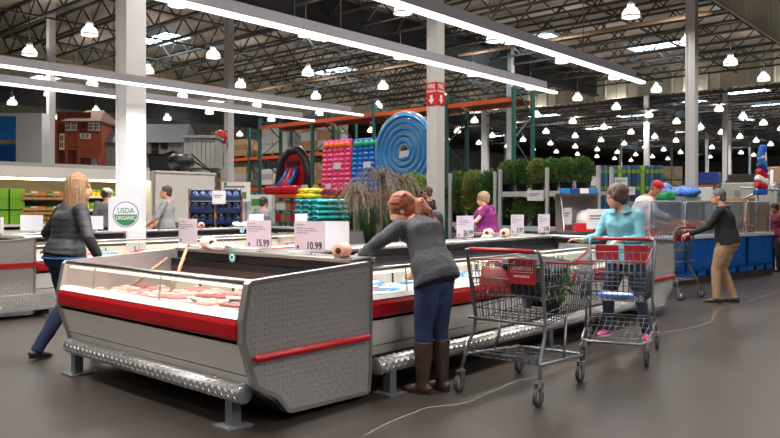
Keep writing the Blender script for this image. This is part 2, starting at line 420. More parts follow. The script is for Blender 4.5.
def case(width, label, loc, rotz, panels=(1, 1), style=1, group=None):
    t = thing('freezer_case', label, 'freezer case', loc, rotz, group)
    w = width; y0 = .0; y1 = w
    m = MB()
    m.prism([(.03, .55), (.03, .53), (.085, .335), (.16, .335), (.16, .55)], y0, y1, 'y', 0)          # upper skin
    m.prism([(.09, .325), (.115, .255), (.36, .10), (1.13, .10), (1.13, .46), (.16, .46), (.16, .325)], y0, y1, 'y', 0)
    m.box(1.13, y0, .10, 1.16, y1, .895, 0)
    m.build('body', white_pt, t)
    MB().prism([(.11, .24), (.34, .09), (.42, .03), (1.05, .03), (1.05, .12), (.2, .24)], y0+.05, y1-.05, 'y').build('kick_plate', kick, t)
    fm = MB()
    for yy in (y0+.25, y1-.25):
        for xx in (.55, .95): fm.lathe([(.03, 0), (.03, .02), (.015, .03), (.015, .06)], (xx, yy, 0), 8)
    fm.build('levelling_feet', grey_pt, t)
    MB().prism([(.03, .55), (-.002, .56), (-.012, .585), (-.012, .655), (-.002, .68), (.03, .69)], y0, y1, 'y').build('red_band', red_pt, t)
    MB().prism([(.0, .69), (.03, .72), (.10, .72), (.10, .52), (.03, .52), (.03, .69)], y0, y1, 'y').build('sill', white_pt, t)
    MB().prism([(.035, .72), (.060, .895), (.068, .895), (.043, .72)], y0+.01, y1-.01, 'y').build('front_glass', cglass, t)
    MB().tube([(.068, y0, .91), (.068, y1, .91)], .017, 8).build('top_rail', stain, t)
    lm = MB()
    lm.box(.10, y0, .47, .12, y1, .70, 0); lm.box(.12, y0, .47, 1.06, y1, .57, 0)
    lm.box(1.04, y0, .57, 1.07, y1, .775, 0); lm.box(1.04, y0, .775, 1.07, y1, .835, 1); lm.box(1.04, y0, .835, 1.07, y1, .895, 2)
    MB().box(.075, y0+.03, .868, .10, y1-.03, .882).build('added_glow_strip', emis('added_strip_glow', (255, 236, 212), 1.1), t)  # glowing strip added under the rail to brighten liner and meat
    n = max(2, round(w/.45))
    for i in range(1, n): lm.box(1.025, y0+w*i/n-.006, .57, 1.04, y0+w*i/n+.006, .755, 1)
    lm.build('liner', [cream, darkm, blackm], t)
    mu = MB()
    for i in range(1, n):
        if i % 2 == 0: mu.tube([(.052, y0+w*i/n, .72), (.07, y0+w*i/n, .90)], .006, 6)
    if mu.v: mu.build('glass_joint', stain, t)
    if panels[0]: end_panel(t, 0, -1, style)
    if panels[1]: end_panel(t, w, 1, style)
    return t
def rail(loc, rotz, L, label, style=1, posts=None):
    t = thing('bumper_rail', label, 'bumper rail', loc, rotz)
    m = MB(); r = .06
    if style == 1:
        m.tube([(0, 0, .22), (0, L, .22)], r, 20)
        n = int(L/.034); k = 11
        for i in range(n):
            for j in range(k):
                y = (i+.5)*.034; a = 2*pi*j/k; s = 1 if (i+j) % 2 else -1
                def put(dy, da, h): return ((r+h)*cos(a+da), y+dy, .22+(r+h)*sin(a+da))
                d = .0125; e = .0033
                m.add([put(-d, -s*d/r, .0005), put(s*-e, e/r, .0005), put(d, s*d/r, .0005), put(s*e, -e/r, .0005), put(0, 0, .007)], [(0, 1, 4), (1, 2, 4), (2, 3, 4), (3, 0, 4)])
        m.build('pipe', plate, t)
        MB().lathe([(.0, -.008), (.055, -.008), (.061, -.002), (.061, .004)], (0, 0, .22), 20, 0, 'y', cap=False).build('end_cap', gm, t)
        MB().lathe([(.061, L-.004), (.061, L+.002), (.055, L+.008), (0, L+.008)], (0, 0, .22), 20, 0, 'y', cap=False).build('end_cap', gm, t)
    else:
        m.box(-.03, 0, .09, .03, L, .29); lozenges(m, 0, L, .1, .28, lambda a, b, h: (-.03-h, a, b), .036)
        m.build('guard_plate', plate, t)
    for y in posts or (.12, L-.12):
        p = MB().box(-.035, y-.035, .01, .035, y+.035, .18 if style == 1 else .1).build('post', grey_pt, t)
        MB().box(-.09, y-.09, 0, .09, y+.09, .012).lathe([(.012, .012), (.012, .022)], (.06, y+.06, 0), 6).lathe([(.012, .012), (.012, .022)], (-.06, y-.06, 0), 6).build('foot_plate', grey_pt, p)
    return t
def spine(x0, y0, x1, y1, label, front=None):
    t = thing('worktop', label, 'worktop', ((x0+x1)/2, (y0+y1)/2, .90))
    hx, hy = (x1-x0)/2, (y1-y0)/2
    MB().rbox(0, 0, .065, 2*hx, 2*hy, .035, .01).build('steel_top', stain, t)
    MB().box(-hx+.015, -hy+.015, 0, hx-.015, hy-.015, .066).build('black_apron', blackm, t)
    return t
def island(y0, style, names):
    D = 1.175; Wd = 2.42; X0, X1 = 2.65, 9.75
    a = case(Wd, names[0], (X0, y0, 0), 0, (1, 1), style)
    b = case(Wd, names[1], (X1, y0+Wd, 0), pi, (1, 1), style)
    L = (X1-X0-2*D)/2-.01
    cs = []
    for k in range(2):
        cs.append(case(L, names[2+k], (X0+D+.01+L*(k+1), y0, 0), pi/2, (0, 0), style))
    for k in range(2):
        cs.append(case(L, names[4+k], (X0+D+.01+L*k, y0+Wd, 0), -pi/2, (0, 0), style))
    rail((X0+.08, y0+.03, 0), 0, Wd-.06, names[6], style)
    Lr = 5.0 if style == 1 else 6.0
    rail((X0+D+5.0, y0-.06, 0), pi/2, Lr, names[7], style, (.15, 2.5, 4.85))
    spine(X0+D-.13, y0+.06, X0+D+.13, y0+Wd-.06, names[8]); spine(X1-D-.13, y0+.06, X1-D+.13, y0+Wd-.06, names[9])
    a0, a1 = X0+D+.14, X1-D-.14
    if style == 1: spine(a0, y0+Wd/2-.16, a1, y0+Wd/2+.16, names[10])
    else: spine(a0, y0+Wd/2-.16, 5.57, y0+Wd/2+.16, names[11]); spine(5.93, y0+Wd/2-.16, a1, y0+Wd/2+.16, names[10])
Y1, Y2 = 3.58, 9.3
island(Y1, 1, ['open-topped end freezer with red band and tread-plate side, nearest in the photo', 'end freezer with tread-plate side behind the teal-topped shopper',
  'open freezer with red band where the red-haired woman leans in', 'open freezer with red band behind the trolley holding a handbag',
  'far-side freezer backing onto the one the red-haired woman uses', 'far-side freezer next to the woman in magenta',
  'tread-plate bumper pipe on posts along the nearest end freezer', 'long tread-plate bumper pipe behind the boots of the red-haired woman',
  'steel worktop carrying the 15.99 and 10.99 price signs', 'steel worktop at the far end of the front island, behind the teal-topped shopper', 'long steel worktop carrying the 26.99 price sign'])
island(Y2, 2, ['freezer end with plain grey upper side panel, left of the quilted-jacket woman', 'freezer end with grey side behind the teal sacks and 10.99 sign',
  'second-row freezer with red band behind the quilted-jacket woman', 'second-row freezer with red band behind the 15.99 sign',
  'far-side second-row freezer below the round green emblem', 'far-side second-row freezer in front of the teal sacks',
  'flat tread-plate guard at the left frame edge', 'flat tread-plate guard in front of the second row of freezers',
  'steel worktop at the left frame edge holding a pale price card', 'steel worktop in front of the teal sacks', 'long steel worktop just right of the round green emblem board', 'steel worktop between the quilted-jacket woman and the round green emblem board'])
# ---------------- people ----------------
from mathutils import noise as mnoise
def remesh(mb, name, mats, parent, vox=.012, smooth=6, wrinkle=0, wscale=9, paint=None, stretch=(1, 1, 1)):
    """one continuous skin grown over overlapping closed shapes"""
    o = mb.build(name, mats); o.location = (0, 0, 0)
    md = o.modifiers.new('r', 'REMESH'); md.mode = 'VOXEL'; md.voxel_size = vox; md.use_smooth_shade = True
    if smooth:
        s = o.modifiers.new('s', 'SMOOTH'); s.factor = .5; s.iterations = smooth
    dg = bpy.context.evaluated_depsgraph_get(); me = bpy.data.meshes.new_from_object(o.evaluated_get(dg))
    o.modifiers.clear(); old = o.data; o.data = me; bpy.data.meshes.remove(old)
    me.materials.clear()
    for m in (mats if isinstance(mats, (list, tuple)) else [mats]): me.materials.append(m)
    if wrinkle:
        ns = [v.normal.copy() for v in me.vertices]
        for v, n in zip(me.vertices, ns):
            p = Vector((v.co.x*stretch[0], v.co.y*stretch[1], v.co.z*stretch[2]))
            v.co += n*wrinkle*(mnoise.noise(p*wscale)+.5*mnoise.noise(p*wscale*2.3))
    for p in me.polygons:
        p.use_smooth = True
        if paint: p.material_index = paint(p.center)
    o.parent = parent; return o
def V(*a): return Vector(a)
def hair_mat(c, sc):
    n = 'hair_%d_%d_%d' % c
    if n in MATS: return MATS[n]
    m = mat(n, c, .6, noise=.45, nscale=1, bump=.5, bscale=1); nt = m.node_tree
    mp = nt.nodes.new('ShaderNodeMapping'); mp.inputs['Scale'].default_value = sc
    tc = [k for k in nt.nodes if k.type == 'TEX_COORD'][0]; nt.links.new(tc.outputs['Object'], mp.inputs['Vector'])
    for k in nt.nodes:
        if k.type == 'TEX_NOISE': nt.links.new(mp.outputs[0], k.inputs['Vector'])
    return m
def loft(m, rings, n=16, lead=None):
    """closed loft; ring = (centre, side axis, front axis, rx, ry)"""
    vs = []; fs = []
    for c, s, f, rx, ry in rings:
        for j in range(n):
            a = 2*pi*j/n; vs.append(c + s*rx*cos(a) + f*ry*sin(a))
    for i in range(len(rings)-1):
        for j in range(n): fs.append((i*n+j, i*n+(j+1) % n, (i+1)*n+(j+1) % n, (i+1)*n+j))
    fs.append(tuple(range(n-1, -1, -1))); k = (len(rings)-1)*n; fs.append(tuple(range(k, k+n)))
    return m.add(vs, fs)
def limb(m, pts, rs, n=12, ends=True):
    """tapered rounded limb through joints"""
    m.tube(pts, rs, n)
    if ends is True: ends = range(len(pts))
    for i in ends: m.ellipsoid(pts[i], rs[i]*1.0, 10, 8)
def hand(m, w, d, pn, side, curl=.5, s=1.0):
    """w wrist, d pointing direction, pn palm normal, side +1 when the thumb lies along d x pn"""
    d = d.normalized(); pn = (pn - d*pn.dot(d)).normalized(); q = d.cross(pn)*side
    M = Matrix((q, d, pn)).transposed()
    m.ellipsoid(w + d*.05*s, (.042*s, .055*s, .017*s), 12, 8, 0, M)
    m.tube([w - d*.02, w + d*.03*s], [.026*s, .027*s], 8)
    for k, (o, L) in enumerate(((.030, .070), (.010, .080), (-.011, .074), (-.031, .056))):
        a = w + d*.092*s + q*o*s; L *= s; c1 = curl*.9; c2 = curl*2.0
        b = a + (d*cos(c1) + pn*sin(c1))*L*.5; e = b + (d*cos(c2) + pn*sin(c2))*L*.5
        m.tube([a - d*.025, a, b, e], [.0095*s, .0092*s, .0085*s, .007*s], 8); m.ellipsoid(e, .007*s, 6, 5)
    a = w + d*.03*s + q*.03*s; b = a + (d*.6 + q*.75 + pn*.15).normalized()*.042*s; e = b + (d*.9 + q*.25 + pn*.4).normalized()*.034*s
    m.tube([w + d*.02*s + q*.012*s, a, b, e], [.012*s, .013*s, .0105*s, .008*s], 8); m.ellipsoid(e, .008*s, 6, 5)
SKIN = {}
def skin(name, c): return mat(name, c, .5, noise=.06, nscale=14, spec=.35)
STAND = dict(P=(0, 0, .93), Wst=(0, .01, 1.08), C=(0, .0, 1.28), N=(0, -.01, 1.43), Hd=(0, .03, 1.575), look=(0, 1, 0),
             shR=(.175, -.01, 1.385), shL=(-.175, -.01, 1.385), elR=(.235, -.03, 1.11), elL=(-.235, -.03, 1.11), wrR=(.24, .08, .87), wrL=(-.24, .08, .87),
             hpR=(.085, 0, .90), hpL=(-.085, 0, .90), knR=(.095, .02, .49), knL=(-.095, .02, .49), anR=(.1, -.01, .085), anL=(-.1, -.01, .085), toeR=(.01, 1, 0), toeL=(-.01, 1, 0),
             hdR=None, hdL=None, pnR=(-1, .2, 0), pnL=(1, .2, 0))
def person(label, loc, rotz, sc=1.0, top=None, legs=None, shoe=None, hairc=(90, 70, 55), hair='short', skinc=(196, 140, 116), female=True, boots=None, fat=1.0,
           sleeve='long', hem=None, cap=None, apron=None, glasses=False, vox=.011, hair_fn=None, hood=False, collar=None, topw=(.008, 9, (1, 1, 1)), topmat=None, **J):
    t = thing('person', label, 'person', loc, rotz)
    t.scale = (sc,)*3
    j = dict(STAND); j.update(J); j = {k: (Vector(v) if isinstance(v, tuple) else v) for k, v in j.items()}
    sk = skin('skin_%d_%d_%d' % skinc, skinc)
    hipax = (j['hpR']-j['hpL']).normalized(); shax = (j['shR']-j['shL']).normalized()
    P, Wt, C, N, Hd = j['P'], j['Wst'], j['C'], j['N'], j['Hd']
    spine_pts = [P + (P-Wt).normalized()*.11, P + (P-Wt).normalized()*.03, P.lerp(Wt, .5), Wt, Wt.lerp(C, .5), C, C.lerp(N, .55), N]
    if female: rr = [(.13, .10), (.172, .125), (.165, .115), (.132, .10), (.145, .112), (.160, .122), (.150, .085), (.062, .058)]
    else: rr = [(.13, .10), (.160, .118), (.160, .115), (.150, .110), (.160, .118), (.178, .122), (.172, .090), (.066, .062)]
    def rings(a, b, g, extra=0):
        out = []
        for i in range(a, b):
            k = i/7; s = hipax.lerp(shax, k).normalized()
            d = (spine_pts[min(i+1, 7)]-spine_pts[max(i-1, 0)]).normalized(); s = (s-d*s.dot(d)).normalized(); f = d.cross(s)*-1
            f = s.cross(d)*-1 if False else d.cross(s)
            rx, ry = rr[i]; out.append((spine_pts[i], s, f, rx*fat+g, ry*fat+g))
        return out
    up = (Hd-N).normalized(); look = j['look'].normalized(); lk = (look - Vector((0, 0, look.z*.0))).normalized(); sd = lk.cross(Vector((0, 0, 1))).normalized(); hu = sd.cross(lk)
    HM = Matrix((sd, lk, hu)).transposed()
    def hp(x, y, z): return Hd + HM @ Vector((x, y, z))
    # --- body, one surface: trunk, limbs, neck, head, hands ---
    m = MB(); loft(m, rings(1, 4, -.014) + rings(4, 8, 0))
    limb(m, [N - up*.03, Hd - up*.06 - lk*.012], [.056, .053], 12)
    m.ellipsoid(hp(0, -.012, .03), (.074, .096, .090), 16, 12, 0, HM); m.ellipsoid(hp(0, .025, -.035), (.060, .066, .080), 14, 10, 0, HM)
    m.ellipsoid(hp(0, .06, -.082), (.030, .026, .024), 10, 8, 0, HM)                                     # chin
    m.add([hp(-.009, .085, .012), hp(.009, .085, .012), hp(.017, .088, -.034), hp(-.017, .088, -.034), hp(0, .122, -.03), hp(0, .098, .014), hp(0, .05, -.01)],
          [(0, 5, 4, 3), (5, 1, 2, 4), (3, 4, 2), (0, 3, 6), (3, 2, 6), (2, 1, 6), (1, 5, 0, 6)])         # nose
    m.ellipsoid(hp(0, .088, -.056), (.024, .012, .010), 8, 6, 0, HM)                                     # lips
    m.ellipsoid(hp(0, .078, .030), (.045, .016, .010), 8, 6, 0, HM)                                      # brow
    for s in (-1, 1): m.ellipsoid(hp(s*.076, -.008, -.005), (.010, .020, .032), 8, 8, 0, HM)             # ears
    for s, S in ((1, 'R'), (-1, 'L')):
        limb(m, [j['sh'+S], j['sh'+S].lerp(j['el'+S], .5), j['el'+S], j['el'+S].lerp(j['wr'+S], .35), j['wr'+S]], [.050, .044, .037, .037, .026], 10)
        d = Vector(j['hd'+S]) if j['hd'+S] is not None else (j['wr'+S]-j['el'+S])
        hand(m, j['wr'+S], d, j['pn'+S], s if False else (1 if S == 'R' else -1)*J.get('flip'+S, 1), J.get('curl'+S, .5))
        limb(m, [j['hp'+S], j['hp'+S].lerp(j['kn'+S], .5), j['kn'+S], j['kn'+S].lerp(j['an'+S], .35), j['an'+S]], [.088, .076, .055, .054, .038], 12)
        tv = Vector(j['toe'+S]).normalized(); a = j['an'+S]
        m.tube([a + Vector((0, 0, -.045)) - tv*.05, a + Vector((0, 0, -.05)) + tv*.06, a + Vector((0, 0, -.06)) + tv*.15], [.034, .034, .022], 10)
    remesh(m, 'body', sk, t, min(vox, .009), 3)
    # --- clothes ---
    if top:
        m = MB(); rs = rings(1, 8, .018); rs[1] = rs[1][:3] + (rs[1][3]+.014, rs[1][4]+.014); rs[2] = rs[2][:3] + (rs[2][3]+.008, rs[2][4]+.008); rs[0] = (rs[0][0], rs[0][1], rs[0][2], rs[0][3]*1.02+.014, rs[0][4]*1.04+.014)
        if hem: rs.insert(0, (spine_pts[1] + ((P-Wt).normalized()*.3 + Vector((0, 0, -.7)))*hem, rs[0][1], rs[0][2], rs[0][3]*1.04, rs[0][4]*1.06)) if hem > 0 else rs.__setitem__(0, (spine_pts[1] + (P-Wt).normalized()*hem,) + rs[0][1:])
        k = rs[-1]; rs[-1] = (k[0] - up*.015, k[1], k[2], .078, .074)
        loft(m, rs, 20)
        if female:
            f = rs[-3][2]*(1 if (rs[-3][2].dot(look) > -.3) else -1); fw = hipax.cross(Vector((0, 0, 1)))*-1
            fw = Vector((0, 0, 1)).cross(hipax)
            for s in (-1, 1): m.ellipsoid(C + shax*s*.075 + fw*.085 - (N-C).normalized()*.01, (.078, .062, .078), 12, 8)
        for S in 'RL':
            a, b, c = j['sh'+S], j['el'+S], j['wr'+S]
            if sleeve == 'long': limb(m, [a, a.lerp(b, .5), b, b.lerp(c, .4), c - (c-b).normalized()*.01], [.066*min(fat, 1.12), .060, .053, .049, .040], 12, (0, 2))
            elif sleeve == 'short': limb(m, [a, a.lerp(b, .35), a.lerp(b, .62)], [.070*min(fat, 1.15), .066, .064], 12, (0,))
            else: limb(m, [a, a.lerp(b, .5), b, b.lerp(c, .25)], [.07*fat, .06, .053, .05], 12, (0, 2))
        if collar: m.tube([N + Vector((cos(q)*.092, sin(q)*.085-.01, -.004)) for q in [2*pi*i/12 for i in range(12)]], .022, 8, closed=True)
        if hood:
            bk = Vector((0, 0, 1)).cross(hipax)*-1
            m.ellipsoid(N + bk*.07 + Vector((0, 0, -.085)), (.13, .07, .10), 14, 10); m.tube([N + Vector((cos(q)*.088, sin(q)*.085-.012, -.012)) for q in [2*pi*i/14 for i in range(14)]], .026, 8, closed=True)
        remesh(m, top[0], topmat or mat(top[0]+'_cloth_%d_%d_%d' % top[1], top[1], .85, noise=.18, nscale=9, bump=.35, bscale=40), t, vox, 4, topw[0], topw[1], None, topw[2])
    if legs:
        m = MB(); r0 = rings(0, 4, .020); loft(m, r0[:4], 18)
        m.ellipsoid(P + Vector((0, 0, -.10)), (.13*fat, .115*fat, .10), 12, 8)
        for S in 'RL':
            a, b, c = j['hp'+S], j['kn'+S], j['an'+S]
            e = c + Vector((0, 0, .0 if not boots else 0))
            rr2 = [.104*fat, .094*fat, .073, .068, .057] if not J.get('slim') else [.104, .092, .070, .068, .053]
            limb(m, [a, a.lerp(b, .5), b, b.lerp(c, .4), e - Vector((0, 0, .03 if not boots else -.05))], rr2, 14, (0, 2))
        remesh(m, legs[0], mat(legs[0]+'_cloth_%d_%d_%d' % legs[1], legs[1], .85, noise=.22, nscale=7, bump=.25, bscale=50), t, vox, 4, .007, 9, None, (1, 1, .6))
    if shoe:
        for S in 'RL':
            tv = Vector(j['toe'+S]).normalized(); a = j['an'+S]; z = -a.z*0
            g = a + Vector((0, 0, -.045)); m = MB()
            up_ = tv.cross(Vector((0, 0, 1))).cross(tv).normalized()
            q = [g - tv*.075, g - tv*.03, g + tv*.07 - up_*.008, g + tv*.15 - up_*.016, g + tv*.185 - up_*.02]
            s_ = tv.cross(up_).normalized()
            loft(m, [(q[0], s_, up_, .024, .022), (q[1], s_, up_, .037, .042), (q[2], s_, up_, .044, .034), (q[3], s_, up_, .042, .023), (q[4], s_, up_, .022, .014)], 14)
            if boots:
                b = j['kn'+S]; tp = a.lerp(b, .80)
                m.tube([a + Vector((0, 0, -.05)), a + Vector((0, 0, .03)), a.lerp(b, .4), a.lerp(b, .65), tp], [.045, .050, .066, .074, .076], 14)
                m.tube([a + Vector((0, 0, -.08)) - tv*.05, a + Vector((0, 0, -.03)) - tv*.04], [.028, .032], 10)
            so = remesh(m, 'boot' if boots else 'shoe', mat('shoe_%d_%d_%d' % shoe, shoe, .5, noise=.15, nscale=20), t, .009, 3, .004 if boots else 0, 14)
            ms = MB(); pl = []
            for i in range(14):
                an = 2*pi*i/14; pl.append(g + tv*(.055 + .132*cos(an)) + s_*(.042*sin(an)) - up_*.026)
            ms.add(pl + [p - up_*.014 for p in pl], [tuple(range(14)), tuple(range(27, 13, -1))] + [(i, (i+1) % 14, 14+(i+1) % 14, 14+i) for i in range(14)])
            ms.build('sole', mat('sole_%s' % ('w' if J.get('white_sole') else 'b'), (215, 212, 208) if J.get('white_sole') else (30, 28, 27), .7), so)
    # --- face and hair ---
    for s in (-1, 1):
        MB().ellipsoid(hp(s*.031, .079, .012), (.013, .007, .007), 8, 6, 0, HM).build('eye', mat('eye_dark', (48, 38, 34), .2), t)
    hm = hair_mat(hairc, (70, 70, 5) if hair != 'tail' else (60, 9, 60))
    m = MB(); fz = .004
    if hair in ('short', 'cropped', 'long', 'tail', 'full'):
        g = .008 if hair == 'cropped' else .018
        m.ellipsoid(hp(0, -.026, .045), (.076+g, .094+g, .088+g), 18, 12, 0, HM)
        m.ellipsoid(hp(0, -.06, -.01), (.066+g, .05+g, .07+g), 14, 10, 0, HM)
    if hair == 'full':
        m.ellipsoid(hp(0, -.03, .06), (.098, .118, .098), 18, 12, 0, HM); m.ellipsoid(hp(0, -.065, .0), (.088, .072, .085), 14, 10, 0, HM)
        for s in (-1, 1): m.ellipsoid(hp(s*.07, .01, .02), (.028, .055, .06), 10, 8, 0, HM)
    if hair == 'long':
        for a in range(-4, 5):
            q = a/4*1.9; x, y = sin(q)*.088, -cos(q)*.098-.005
            m.tube([hp(x*.75, y*.7, .08), hp(x*1.02, y*1.02, .0), hp(x*1.10, y*1.08, -.11), hp(x*1.16, y*1.04-.005, -.21), hp(x*1.10, y*.95, -.265+.012*(a % 2))], [.035, .037, .038, .036, .016], 8)
    if hair == 'tail':
        tb = hp(0, -.115, .03)
        m.ellipsoid(tb, .04, 10, 8)
        for dx, dy, dz in J.get('tail', [(0, -.05, -.09)]):
            m.tube([tb, tb + sd*dx*.45 - Vector((lk.x, lk.y, 0))*.06 + V(0, 0, -.02), tb + sd*dx + Vector((lk.x, lk.y, 0))*dy*1.2 + V(0, 0, dz*.6), tb + sd*dx*1.2 + Vector((lk.x, lk.y, 0))*dy*1.2 + V(0, 0, dz)], [.03, .044, .046, .02], 8)
    if hair == 'tail':
        bk_ = -Vector((lk.x, lk.y, 0)).normalized()
        for k in range(26):
            a = -1.9+3.8*k/25; s0 = hp(sin(a)*.092, -.01+cos(a)*.085, .06+.035*abs(cos(a)))
            m.tube([s0, s0.lerp(tb, .35) + hu*.045 + (s0.lerp(tb, .35)-Hd).normalized()*.028, s0.lerp(tb, .7) + (s0.lerp(tb, .7)-Hd).normalized()*.03, tb], .0075, 5)
        for k in range(30):
            a = k*2.4; r_ = .052*((k % 5)/5+.35); dx, dz = cos(a)*r_, sin(a)*r_
            m.tube([tb, tb + sd*dx*.9 + bk_*(.045+dz*.4) + Vector((0, 0, dz*.8-.02)), tb + sd*(dx*1.5+.025) + bk_*(.105+dz*.7) + Vector((0, 0, -.075)), tb + sd*(dx*1.7+.03) + bk_*(.155+dz*.5) + Vector((0, 0, -.165+.04*sin(k*1.7)))], [.010, .012, .011, .004], 5)
    if hair == 'long':
        for k in range(44):
            a = -2.05+4.1*k/43; x, y = sin(a)*.112, -cos(a)*.112-.008
            m.tube([hp(x*.35, y*.3, .125), hp(x*.85, y*.85, .085), hp(x*1.05, y*1.04, 0), hp(x*1.17, y*1.14, -.11), hp(x*1.25, y*1.12, -.21), hp(x*1.18, y*1.0, -.27+.02*sin(k*2.3))], [.008, .010, .011, .011, .010, .004], 5)
    if hair: remesh(m, 'hair', hm, t, .0075 if hair in ('long', 'tail') else .010, 1 if hair in ('long', 'tail') else 2, .0025 if hair in ('long', 'tail') else .004, 30, None, (1, 1, .15) if hair == 'long' else (1, 1, .5))
    if hair == 'tail': MB().tube([tb + HM @ V(cos(q)*.042, 0, sin(q)*.042) for q in [2*pi*i/10 for i in range(10)]], .009, 6, closed=True).build('hair_tie', blackm, t)
    if cap:
        m = MB().ellipsoid(hp(0, -.012, .062), (.094, .112, .078), 18, 10, 0, HM)
        m.xf(Matrix())
        ms = MB(); vs = []; n = 12
        for i in range(n+1):
            q = pi*i/n; vs.append(hp(cos(q)*.078, .075+sin(q)*.095, .052-.012*sin(q)))
        for i in range(n+1):
            q = pi*i/n; vs.append(hp(cos(q)*.080, .070+sin(q)*.05, .064))
        ms.add(vs, [(i, i+1, n+2+i, n+1+i) for i in range(n)] + [tuple(range(n, -1, -1))])
        cp = m.build('cap', mat('cap_%d_%d_%d' % cap, cap, .7), t); ms.build('visor', MATS['cap_%d_%d_%d' % cap], cp)
    if glasses:
        g = MB()
        for s in (-1, 1):
            g.tube([hp(s*.032+cos(q)*.021, .094, .010+sin(q)*.016) for q in [2*pi*i/10 for i in range(10)]], .0022, 5, closed=True)
            g.tube([hp(s*.053, .092, .014), hp(s*.078, .04, .016), hp(s*.08, -.02, .012)], .0022, 5)
        g.tube([hp(-.012, .096, .012), hp(.012, .096, .012)], .0022, 5); g.build('glasses', gm, t)
    return t
quilt = mat('quilted_charcoal', (52, 50, 54), .6)
def quilt_nodes():
    nt = quilt.node_tree; b = nt.nodes['Principled BSDF']; tc = nt.nodes.new('ShaderNodeTexCoord')
    w = nt.nodes.new('ShaderNodeTexWave'); w.wave_type = 'BANDS'; w.bands_direction = 'Z'; w.inputs['Scale'].default_value = 6; w.inputs['Distortion'].default_value = 2.5; w.inputs['Detail'].default_value = 3; w.inputs['Detail Scale'].default_value = 3
    n = nt.nodes.new('ShaderNodeTexNoise'); n.inputs['Scale'].default_value = 22
    mp = nt.nodes.new('ShaderNodeMapping'); mp.inputs['Scale'].default_value = (.5, .5, 3)
    mx = nt.nodes.new('ShaderNodeMix'); mx.data_type = 'RGBA'; mx.inputs['A'].default_value = lin((30, 29, 32)); mx.inputs['B'].default_value = lin((56, 54, 58))
    nt.links.new(tc.outputs['Object'], w.inputs['Vector']); nt.links.new(tc.outputs['Object'], mp.inputs['Vector']); nt.links.new(mp.outputs[0], n.inputs['Vector'])
    mr = nt.nodes.new('ShaderNodeMapRange'); mr.inputs[1].default_value = .35; mr.inputs[2].default_value = .7
    nt.links.new(n.outputs['Fac'], mr.inputs[0]); nt.links.new(mr.outputs[0], mx.inputs['Factor']); nt.links.new(mx.outputs['Result'], b.inputs['Base Color'])
    bp = nt.nodes.new('ShaderNodeBump'); bp.inputs['Strength'].default_value = .22; bp.inputs['Distance'].default_value = .01; nt.links.new(w.outputs['Fac'], bp.inputs['Height']); nt.links.new(bp.outputs[0], b.inputs['Normal'])
quilt_nodes()
# woman in quilted jacket walking along the far side of the island (faces +x)
p1 = person('woman with blond shoulder-length hair in a charcoal quilted jacket, walking', (2.95, 6.58, 0), -pi/2, .985, top=('jacket', (52, 50, 54)), topmat=quilt, legs=('jeans', (26, 38, 72)), shoe=(34, 26, 26), hairc=(146, 110, 78), hair='long',
       skinc=(205, 150, 128), fat=1.2, hem=-.035, hood=True, look=(.55, .83, -.02), Hd=(.02, .14, 1.565), N=(0, .10, 1.425), C=(0, .07, 1.275), Wst=(0, .03, 1.08),
       anL=(-.08, -.22, .10), knL=(-.085, .06, .49), toeL=(-.35, .9, -.10), anR=(.09, .28, .085), knR=(.10, .20, .50), toeR=(.05, 1, .05),
       shR=(.185, .07, 1.355), shL=(-.185, .07, 1.355), elR=(.35, .06, 1.12), wrR=(.33, .17, .93), elL=(-.38, .0, 1.14), wrL=(-.30, .22, 1.06), slim=1, topw=(.004, 8, (1, 1, 1)))
MB().tube([(.238*cos(a), -.0+.178*sin(a), .926) for a in [2*pi*i/28 for i in range(28)]], .009, 8, closed=True).build('shirt_hem', mat('hem_blue', (22, 96, 140), .8), p1)
# red-haired woman leaning into the case (faces +y)
p2 = person('woman with red ponytail, grey top and brown boots leaning into the freezer', (4.21, 3.30, 0), 0, .97, top=('sweater', (66, 66, 70)), legs=('jeans', (30, 42, 74)), shoe=(62, 44, 36), boots=True, hairc=(132, 68, 38), hair='tail',
       skinc=(214, 160, 138), fat=1.0, hem=.07, look=(-.55, .75, -.42), P=(.0, -.02, .93), Wst=(.0, .04, 1.06), C=(.02, .12, 1.23), N=(.02, .20, 1.335), Hd=(-.03, .29, 1.385),
       shR=(.195, .13, 1.325), shL=(-.155, .20, 1.255), elR=(.25, .13, 1.06), wrR=(.215, .29, .92), elL=(-.25, .38, 1.12), wrL=(-.22, .56, 1.03), hdL=(-.3, .9, -.25), pnL=(.2, -.2, -1),
       hpR=(.085, -.02, .9), hpL=(-.085, -.02, .9), knR=(.085, .0, .48), knL=(-.08, .03, .48), anR=(.085, -.02, .085), anL=(-.085, .03, .085), toeR=(.1, 1, 0), toeL=(-.15, 1, 0), slim=1, topw=(.010, 8, (1, 1, .7)),
       tail=[(.0, -.07, -.17), (.045, -.05, -.19), (-.045, -.05, -.17), (.025, -.10, -.14), (-.025, -.10, -.14), (.01, -.04, -.22), (.05, -.08, -.12)])
